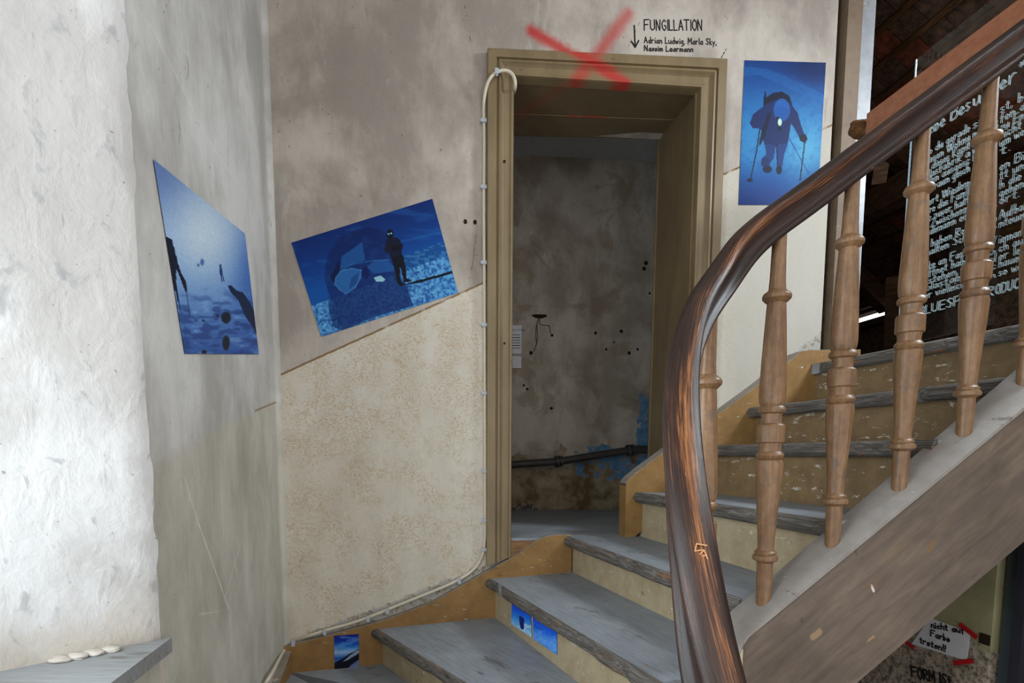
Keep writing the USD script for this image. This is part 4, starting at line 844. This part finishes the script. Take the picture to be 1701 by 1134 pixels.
for (u, v) in ((804.5, 202), (804.5, 312), (804.5, 437), (805, 540), (805.5, 653), (806, 782), (806, 863), (805.5, 912), (763, 963), (644, 1013), (612, 1026), (540, 1048), (488, 1067), (825, 120)):
    c = cpt(0, u, v); c = c + NW * .002; vert = u > 800 and v > 150
    m = bx([-.014, -.008, -.004], [.010, .008, .012]) if vert else bx([-.008, -.014, -.004], [.008, .010, .012])
    m2 = trimesh.creation.cylinder(.004, .008, sections=10); m2.apply_translation([-.016, 0, .004] if vert else [0, -.016, .004])
    m = cat_([m, m2]); m.apply_transform(frame_mat(c, WX, ZUP, NW)); obj('cable_clip', m, M_CLIP, cable)
for (u, v, r) in ((773, 368, .012), (789, 369, .012), (838, 268, .008), (838, 570, .006)):
    d = lathe([(r * .1, .001), (r * .45, .0014), (r * .7, .0005)], 10); d.vertices[:, 1] *= 1.3; d.apply_transform(frame_mat(wall(u, v, .0005 if u < 800 else .024), WX, ZUP, NW)); obj('drill_hole', d, M_HOLE, wall_back.GetPrim() if False else door)

# ------------------------------------------------------------------ notices in the far room
def notice(corners, off, label, lines, bars=(), name='notice_sheet'):
    t = thing(name, label, 'notice'); a, b, c, d = [far(u, v, off) for u, v in corners]
    obj('paper', hexa([p + WN * .001 for p in (a, b, c, d)], [p for p in (a, b, c, d)]), M_PAPER, t)
    for u0, u1, v in bars: obj('text_line', beam(far(u0, v, off + .0004), far(u1, v, off + .0004), .0006, .004), M_INK, t)   # print too small to read
    for (txt, u, v, h) in lines:
        m = meshkit.text_mesh(txt, h, .0006); m.apply_transform(frame_mat(far(u, v, off + .0003), WX, ZUP, NW)); obj('text_line', m, M_INK, t)
notice([(842, 540), (866.5, 540), (866, 587), (842, 587)], .003, 'white printed notice sheet on the far wall beside the doorway edge', [('FUNGILLATION', 842.5, 549, .012)], [(846, 864, 556 + 4.4 * i) for i in range(6)])
notice([(842, 591), (866, 591), (866, 611), (842, 611)], .003, 'small white card pinned below the notice sheet in the far room', [])

# ------------------------------------------------------------------ attic opening: post, glass plate with text, board, roof
def wpost(u0, u1, v, d0, d1, z0, z1, off=0.0):
    a, b = wl(wall(u0, v, off))[0], wl(wall(u1, v, off))[0]; return wblock(a, b, d0, d1, z0, z1)
ZL = tz[8]
tag(obj('trim_2', wpost(1374, 1397, 540, -.03, .05, ZL - .05, TOPZ), M_TRIM), 'brown painted trim board at the end of the wall', kind='structure')
tag(obj('trim_3', wpost(1397, 1429, 540, .02, .16, ZL - .05, TOPZ), M_WHITEPOST), 'limewashed timber post beside the attic opening', kind='structure')
sg = P0[8] @ EF + .035
GZ0 = ZL + .004
def gp(u, v, s): return on(u, v, EF * s, EF)
gl_edge = gp(1507, 330, sg) @ ED; gtop = gp(1507, 110, sg)[2]
gpanel = thing('glass_plate', 'tall clear glass plate lettered in white, standing on the top step', 'glass panel')
gn = .55
obj('pane', hexa([fl(sg, gl_edge, GZ0), fl(sg, gn, GZ0), fl(sg + .005, gn, GZ0), fl(sg + .005, gl_edge, GZ0)], [fl(sg, gl_edge, gtop), fl(sg, gn, gtop), fl(sg + .005, gn, gtop), fl(sg + .005, gl_edge, gtop)]), M_PANE, gpanel)
M_GEDGE = plain('glass_edge_glint', (176, 206, 220), .15, .8, .03)  # pale colour stands in for light caught by the plate's edge
obj('polished_edge', cat_([hexa([fl(sg, gl_edge, GZ0), fl(sg + .005, gl_edge, GZ0), fl(sg + .005, gl_edge + .004, GZ0), fl(sg, gl_edge + .004, GZ0)], [fl(sg, gl_edge, gtop), fl(sg + .005, gl_edge, gtop), fl(sg + .005, gl_edge + .004, gtop), fl(sg, gl_edge + .004, gtop)])]), M_GEDGE, gpanel)
M_WHITEINK = plain('white_vinyl', (176, 192, 196), .5, .3, .02)
ST.update({
 'B': [[(0, 0), (0, 1), (.32, 1), (.42, .86), (.42, .66), (.3, .53), (0, .53)], [(.3, .53), (.48, .4), (.48, .14), (.34, 0), (0, 0)]], 'W': [[(0, 1), (.2, 0), (.4, .9), (.6, 0), (.8, 1)]], 'K': [[(0, 0), (0, 1)], [(.45, 1), (0, .42), (.48, 0)]],
 'Z': [[(0, 1), (.5, 1), (0, 0), (.52, 0)]], 'E': [[(.42, 1), (0, 1), (0, 0), (.44, 0)], [(0, .52), (.38, .52)]], 'P': [[(0, 0), (0, 1), (.34, 1), (.46, .85), (.46, .62), (.34, .47), (0, .47)]],
 'D': [[(0, 0), (0, 1), (.28, 1), (.52, .75), (.52, .25), (.28, 0), (0, 0)]], 'C': [[(.5, .85), (.3, 1), (.05, .7), (.05, .3), (.3, 0), (.5, .15)]], 'z': [[(0, .52), (.3, .52), (0, 0), (.32, 0)]],
 'p': [[(.03, .52), (.03, -.35)], [(.03, .4), (.2, .53), (.36, .27), (.2, 0), (.03, .12)]], '*': [[(.02, .8), (.3, .8)], [(.08, .93), (.24, .67)], [(.24, .93), (.08, .67)]], '.': [[(.04, 0), (.045, .04)]],
 'ö': [[(.18, .52), (.02, .26), (.18, 0), (.34, .26), (.18, .52)], [(.1, .7), (.1, .74)], [(.26, .7), (.26, .74)]], '-': [[(0, .3), (.25, .3)]], 'ü': [[(0, .52), (.03, .1), (.18, 0), (.34, .2), (.35, .52), (.38, 0)], [(.1, .7), (.1, .74)], [(.26, .7), (.26, .74)]],
})
def gline(parts, v, hpx, pen):
    """One line of lettering on the glass: pieces of text, each from one place along the plate to the next."""
    o = gp(1533, v, sg - .0008); h = np.linalg.norm(o - gp(1533, v - hpx, sg - .0008)); ms, ms2 = [], []
    for txt, u0, u1 in parts:
        d0, d1 = gp(u0, v, sg) @ ED, gp(u1, v, sg) @ ED; sh = hand(txt, h, pen, d0 - d1, 3, .15, 0.0)
        a = fl(sg - .0008, d0, o[2]); ms.append(flatmesh(sh, .0006, frame_mat(a, -ED, ZUP, -EF))); a = fl(sg + .0052, d0, o[2]); ms2.append(flatmesh(sh, .0006, frame_mat(a, -ED, ZUP, -EF)))
    obj('text_line', cat_(ms), M_WHITEINK, gpanel); obj('text_line', cat_(ms2), M_WHITEINK, gpanel)  # second copy, on the rear face, imitates the reflection of the letters
gline((('Liebe Bes', 1527, 1606), ('uch', 1612, 1647), ('er*in,', 1653, 1724)), 229, 22, .0030)
for l, m, r, v in (('wo du gerade', 'steh', 'st, befin-', 262), ('diesen Wohnu', 'ng, lau', 'fen die L', 276), ('in dieses Kapit', 'el', 'zu Ende', 288.5), ('Glasfabrik a', 'uch', 'nicht mehr', 300), ('allen ausgesc', 'hied', 'um werd', 311), ('ohnraum gesch', 'enk', 't.', 323), ('bert Wiedem', 'ann', 'en Bilder', 345), ('ihre das Famili', 'e ha', 'tt und sie', 358),
                   ('nz zuvor hatt', 'e nic', 'h die Zu', 371), ('s Zwischenm', 'iete', 'gehen un', 383), ('iedemann ein', 'en', 'ort.', 394), ('r haben Rob', 'ert den', 'Aufbau', 415), ('malten Schl', 'afab', 'nteuer L', 427), ('nke an Famil', 'ie W', 'iemann, d', 449.5), ('öffnet habt', 'no', 'ch auf die', 462), ('rstehen wi', 'e d', 'er letzte', 474), ('Glasfabr.', 'sc', 'hauen e', 484.5), ('er vielleicht', 'n', 'so wenig w', 497)):
    gline(((l, 1535, 1606), (m, 1612, 1649), (r, 1655, 1655 + 7.6 * len(r))), v, 12.5, .0019)
gline((('BLUESP', 1525, 1592), ('OT PR', 1597, 1646), ('ODUCT', 1650, 1698)), 522, 14, .0028)
M_BOARD = dark_timber('planed_red_larch', (172, 116, 88), (142, 90, 64), (40, 3, 9), .5)
sb = sg - .035
ba = gp(1440, 189, sb); bz = ba[2]; b0 = ba @ ED
tag(obj('guard_board', hexa([fl(sb, b0, bz - .13), fl(sb, .5, bz - .13), fl(sb + .028, .5, bz - .13), fl(sb + .028, b0, bz - .13)], [fl(sb, b0, bz), fl(sb, .5, bz), fl(sb + .028, .5, bz), fl(sb + .028, b0, bz)]), M_BOARD), 'reddish planed wooden guard board across the attic opening behind the handrail', 'board')
tag(obj('timber_block', lump([fl(sb + .02, b0 + .045, bz - .035)], .034, 6, 1.1), M_BATTEN, smooth=40), 'rough splintered timber block where the guard board meets the whitewashed post', 'timber block')
# attic floor, knee wall, roof
sE, zE = 4.0, 1.6 + 1.40; PIT = .74
def rz(s): return zE + (sE - s) * PIT
ATT0, ATT1 = -.6, 6.2
roof = thing('roof', 'dark underside of the attic roof with battens and old clay tiles', None, kind='structure')
rt_ = unit(EF - ZUP * PIT); rnn = unit(np.cross(ED, rt_))
if rnn[2] > 0: rnn = -rnn                                  # towards the attic
def rpt(s, d, h=0.0): return fl(s, d, rz(s)) + rnn * h
obj('felt', hexa([rpt(1.9, ATT0, -.10), rpt(sE + .1, ATT0, -.10), rpt(sE + .1, ATT1, -.10), rpt(1.9, ATT1, -.10)], [rpt(1.9, ATT0, -.13), rpt(sE + .1, ATT0, -.13), rpt(sE + .1, ATT1, -.13), rpt(1.9, ATT1, -.13)]), M_TILE2, roof)
rows = np.arange(2.15, sE + .05, .125); tmesh = {}
for i, s in enumerate(rows):
    obj('batten', beam(rpt(s, ATT0, -.012), rpt(s, ATT1, -.012), .03, .024, rnn), M_BATTEN, roof)
tile_bits = []
for i, s in enumerate(rows):
    for j, d in enumerate(np.arange(1.6, 4.0, .16)):
        d += .08 * (i % 2); h = RNG.uniform(-.006, .006)
        a, b, c, e = rpt(s + .005, d, -.028 + h), rpt(s + .13, d, -.046 + h), rpt(s + .13, d + .152, -.046 - h), rpt(s + .005, d + .152, -.028 - h)
        obj('tile', hexa([a, b, c, e], [p - rnn * .014 for p in (a, b, c, e)]), M_TILE if RNG.random() < .5 else M_TILE2, roof)
for d in (1.5, 2.45, 3.4, 4.4):
    obj('rafter', beam(rpt(1.95, d, .06), rpt(sE + .1, d, .06), .10, .13, rnn), M_BEAM, roof)
tag(obj('floor_attic', hexa([fl(P0[8] @ EF + .3, ATT0, ZL - .2), fl(6, ATT0, ZL - .2), fl(6, ATT1, ZL - .2), fl(P0[8] @ EF + .3, ATT1, ZL - .2)], [fl(P0[8] @ EF + .3, ATT0, ZL - .02), fl(6, ATT0, ZL - .02), fl(6, ATT1, ZL - .02), fl(P0[8] @ EF + .3, ATT1, ZL - .02)]), M_BEAM), 'dark attic floor boards', kind='structure')
kn = thing('wall_knee', 'dark low wall under the eaves', None, kind='structure')
def kb(d0, d1, z0, z1): return hexa([fl(sE + .05, d0, z0), fl(sE + .15, d0, z0), fl(sE + .15, d1, z0), fl(sE + .05, d1, z0)], [fl(sE + .05, d0, z1), fl(sE + .15, d0, z1), fl(sE + .15, d1, z1), fl(sE + .05, d1, z1)])
zs1, zs0 = gp(1450, 516, sE + .05)[2], gp(1450, 531, sE + .05)[2]
for a in ((ATT0, 4.10, ZL - .1, zE + .1), (4.85, ATT1, ZL - .1, zE + .1), (4.10, 4.85, ZL - .1, zs0), (4.10, 4.85, zs1, zs1 + .035), (4.10, 4.85, zs1 + .055, zs1 + .085), (4.10, 4.85, zs1 + .098, zE + .1)): obj('boarding', kb(*a), M_TILE2, kn)
# lamp added under the roof, out of view, to brighten attic and post
ska = fl(2.95, 1.15, rz(2.95) - .06); skl = UsdLux.RectLight.Define(stage, '/World/skylight_daylight'); skl.CreateWidthAttr(.6); skl.CreateHeightAttr(.6); skl.CreateIntensityAttr(ATTIC_FILL_INT); skl.CreateColorAttr(WIN_COL)
zx = -unit(rnn * 1.0 + 0 * ED); xx = ED; yy = np.cross(zx, xx)
skl.AddTransformOp().Set(Gf.Matrix4d(*[float(v) for v in np.array([[*xx, 0], [*yy, 0], [*zx, 0], [*ska, 1]]).ravel()]))
w2 = thing('window_2', 'frame added around the unseen attic fill lamp', None, kind='structure')  # frame put in only to dress the added attic lamp
for a, b in (((-.36, -.36), (.36, -.36)), ((.36, -.36), (.36, .36)), ((.36, .36), (-.36, .36)), ((-.36, .36), (-.36, -.36))):
    obj('frame', beam(ska + xx * a[0] + yy * a[1] , ska + xx * b[0] + yy * b[1], .06, .06, zx), M_WHITEWOOD, w2)
for nm, d0 in (('wall_attic_far', ATT1), ('wall_attic_near', ATT0)):
    tag(obj(nm, hexa([fl(2.0, d0, ZL - .2), fl(4.3, d0, ZL - .2), fl(4.3, d0 + .1, ZL - .2), fl(2.0, d0 + .1, ZL - .2)], [fl(2.0, d0, TOPZ + .2), fl(4.3, d0, zE), fl(4.3, d0 + .1, zE), fl(2.0, d0 + .1, TOPZ + .2)]), M_TILE2), 'dark gable end of the attic', kind='structure')
tag(obj('wall_attic_side', hexa([fl(2.25, 2.9, ZL - .2), fl(2.35, 2.9, ZL - .2), fl(2.35, ATT1, ZL - .2), fl(2.25, ATT1, ZL - .2)], [fl(2.25, 2.9, TOPZ), fl(2.35, 2.9, TOPZ), fl(2.35, ATT1, TOPZ), fl(2.25, ATT1, TOPZ)]), M_TILE2), 'dark partition behind the stair wall', kind='structure')
def timber(name, label, a, b, w, h): tag(obj(name, beam(a, b, w, h), M_BEAM), label, 'timber')
sT = 3.0
q0, q1 = gp(1483, 480, sT), None
timber('attic_post', 'upright timber post in the attic behind the glass edge', fl(sT, q0 @ ED, ZL), fl(sT, q0 @ ED, gp(1483, 330, sT)[2]), .11, .11)
pz = gp(1470, 330, sT)[2]
timber('purlin_beam', 'long horizontal timber carried by the attic post', fl(sT, 1.0, pz), fl(sT, 5.2, pz), .12, .16)
timber('attic_post', 'second upright attic post seen through the lettered glass plate', fl(sT, gp(1676, 430, sT) @ ED, ZL), fl(sT, gp(1676, 430, sT) @ ED, pz - .08), .12, .12)
timber('brace', 'slanting timber brace below the roof', fl(sT + .1, q0 @ ED + .1, pz - .5), fl(3.6, q0 @ ED + .6, ZL + .0), .09, .09)
timber('eaves_plate', 'low timber lying along the eaves in front of the daylight gap', fl(sE - .02, ATT0 + .02, zs0 - .05), fl(sE - .02, ATT1 - .02, zs0 - .05), .10, .05)
timber('collar_tie', 'short timber tie under the roof, above the purlin', gp(1425, 262, 2.9), gp(1462, 290, 2.55), .07, .09)

# ------------------------------------------------------------------ below the stairs
su = 1.74
def up_(u, v, s=su): return on(u, v, EF * s, EF)
M_OLIVE = None
gq = G(); pq = gq.pos(); zq = gq.n('separate_xyz', 'z', vector=pq)
col = gq.ramp(gq.noise(pq, 6, 4), [(.3, lin(138, 136, 104)), (.7, lin(164, 160, 124))])
lo = gq.m('add', zq, gq.m('multiply', gq.m('subtract', gq.noise(pq, 5, 5, .65), .5), .5)); zz = up_(1560, 1060)[2]
col = gq.mix(gq.step(lo, zz + .03, zz), col, gq.ramp(gq.noise(pq, 60, 4, .7), [(.38, lin(88, 80, 72)), (.6, lin(176, 164, 148))]))
M_OLIVE = gq.done('flaking_olive_paint', col, .6, gq.bump(gq.noise(pq, 40, 4), .3, .004), .35)
d_edge = up_(1655, 960) @ ED
tag(obj('wall_understair', hexa([fl(su, d_edge, -.2), fl(su, 2.62, -.2), fl(su + .06, 2.62, -.2), fl(su + .06, d_edge, -.2)], [fl(su, d_edge, tz[7] - .1), fl(su, 2.62, tz[7] - .1), fl(su + .06, 2.62, tz[7] - .1), fl(su + .06, d_edge, tz[7] - .1)]), M_OLIVE), 'flaking olive painted wall under the stairs', kind='structure')
M_TEAL = plain('dark_teal_paint', (62, 74, 78), .4, .5, .15, 12); M_DARK = plain('dark_blue_paint', (38, 38, 48), .5, .4, .15, 12)
fr_ = thing('trim_4', 'dark teal painted frame board under the outer string', None, kind='structure')
for d0, d1, mt, s_ in ((d_edge - .012, d_edge - .052, M_TEAL, su + .02), (d_edge - .055, d_edge - .085, M_DARK, su + .0), (d_edge - .09, d_edge - .3, M_TEAL, su + .03)):
    obj('board', hexa([fl(s_, d1, -.2), fl(s_, d0, -.2), fl(s_ + .05, d0, -.2), fl(s_ + .05, d1, -.2)], [fl(s_, d1, strz(su) - .42), fl(s_, d0, strz(su) - .42), fl(s_ + .05, d0, strz(su) - .42), fl(s_ + .05, d1, strz(su) - .42)]), mt, fr_)
lockp = up_(1637, 1060, su - .004); tag(obj('latch_plate', cat_([hexa([lockp + ED * .02 - ZUP * .02, lockp - ED * .012 - ZUP * .02, lockp - ED * .012 - ZUP * .02 + EF * .004, lockp + ED * .02 - ZUP * .02 + EF * .004], [lockp + ED * .02 + ZUP * .012, lockp - ED * .012 + ZUP * .012, lockp - ED * .012 + ZUP * .012 + EF * .004, lockp + ED * .02 + ZUP * .012 + EF * .004])]), M_HOLE), 'small black latch plate on the chipped wall edge under the stairs', 'latch')
sign = thing('paper_sign', 'handwritten paper sign taped with red tape under the stairs', 'sign')
pc_ = [up_(1545, 1026, su - .003), up_(1612, 1050, su - .003), up_(1606, 1097, su - .003), up_(1514, 1069, su - .003)]
obj('paper', hexa([p + EF * .001 for p in pc_], pc_), M_PAPER, sign)
for a, b in (((1594, 1036), (1623, 1059)), ((1584, 1101), (1617, 1097)), ((1505, 1066), (1518, 1076))):
    p, q_ = up_(*a, su - .005), up_(*b, su - .005); t = unit(q_ - p); w = np.cross(t, EF) * .0075; obj('tape', hexa([p - w, q_ - w, q_ + w, p + w], [x - EF * .001 for x in (p - w, q_ - w, q_ + w, p + w)]), M_REDTAPE, sign)
def uline(txt, a, b, hpx, pen, parent, seed):
    p, q_ = up_(*a, su - .0042), up_(*b, su - .0042); x = unit(q_ - p); hh = np.linalg.norm(up_(*a) - up_(a[0], a[1] - hpx)); obj('text_line', flatmesh(hand(txt, hh, pen, np.linalg.norm(q_ - p), seed), .0006, frame_mat(p, x, np.cross(-EF, x), -EF)), M_INK, parent)
uline('nicht auf', (1547, 1042), (1602, 1052), 10, .004, sign, 5); uline('Farbe', (1546, 1056), (1577, 1066), 10, .004, sign, 6); uline('treten!!', (1528, 1067), (1570, 1082), 10, .004, sign, 7)
tag(obj('wall_right', hexa([fl(4.2, -1.4, -.2), fl(4.3, -1.4, -.2), fl(4.3, 5.5, -.2), fl(4.2, 5.5, -.2)], [fl(4.2, -1.4, ZL - .2), fl(4.3, -1.4, ZL - .2), fl(4.3, 5.5, ZL - .2), fl(4.2, 5.5, ZL - .2)]), M_OLIVE), 'plain wall of the lower hall beyond the stairs', kind='structure')
gw = thing('wall_scrawl', 'black handwritten words FORM ISt on the wall under the stairs', 'handwriting')
uline('FORM ISt', (1515, 1124), (1580, 1140), 17, .006, gw, 8); uline('vergr', (1516, 1138), (1560, 1150), 10, .005, gw, 9)
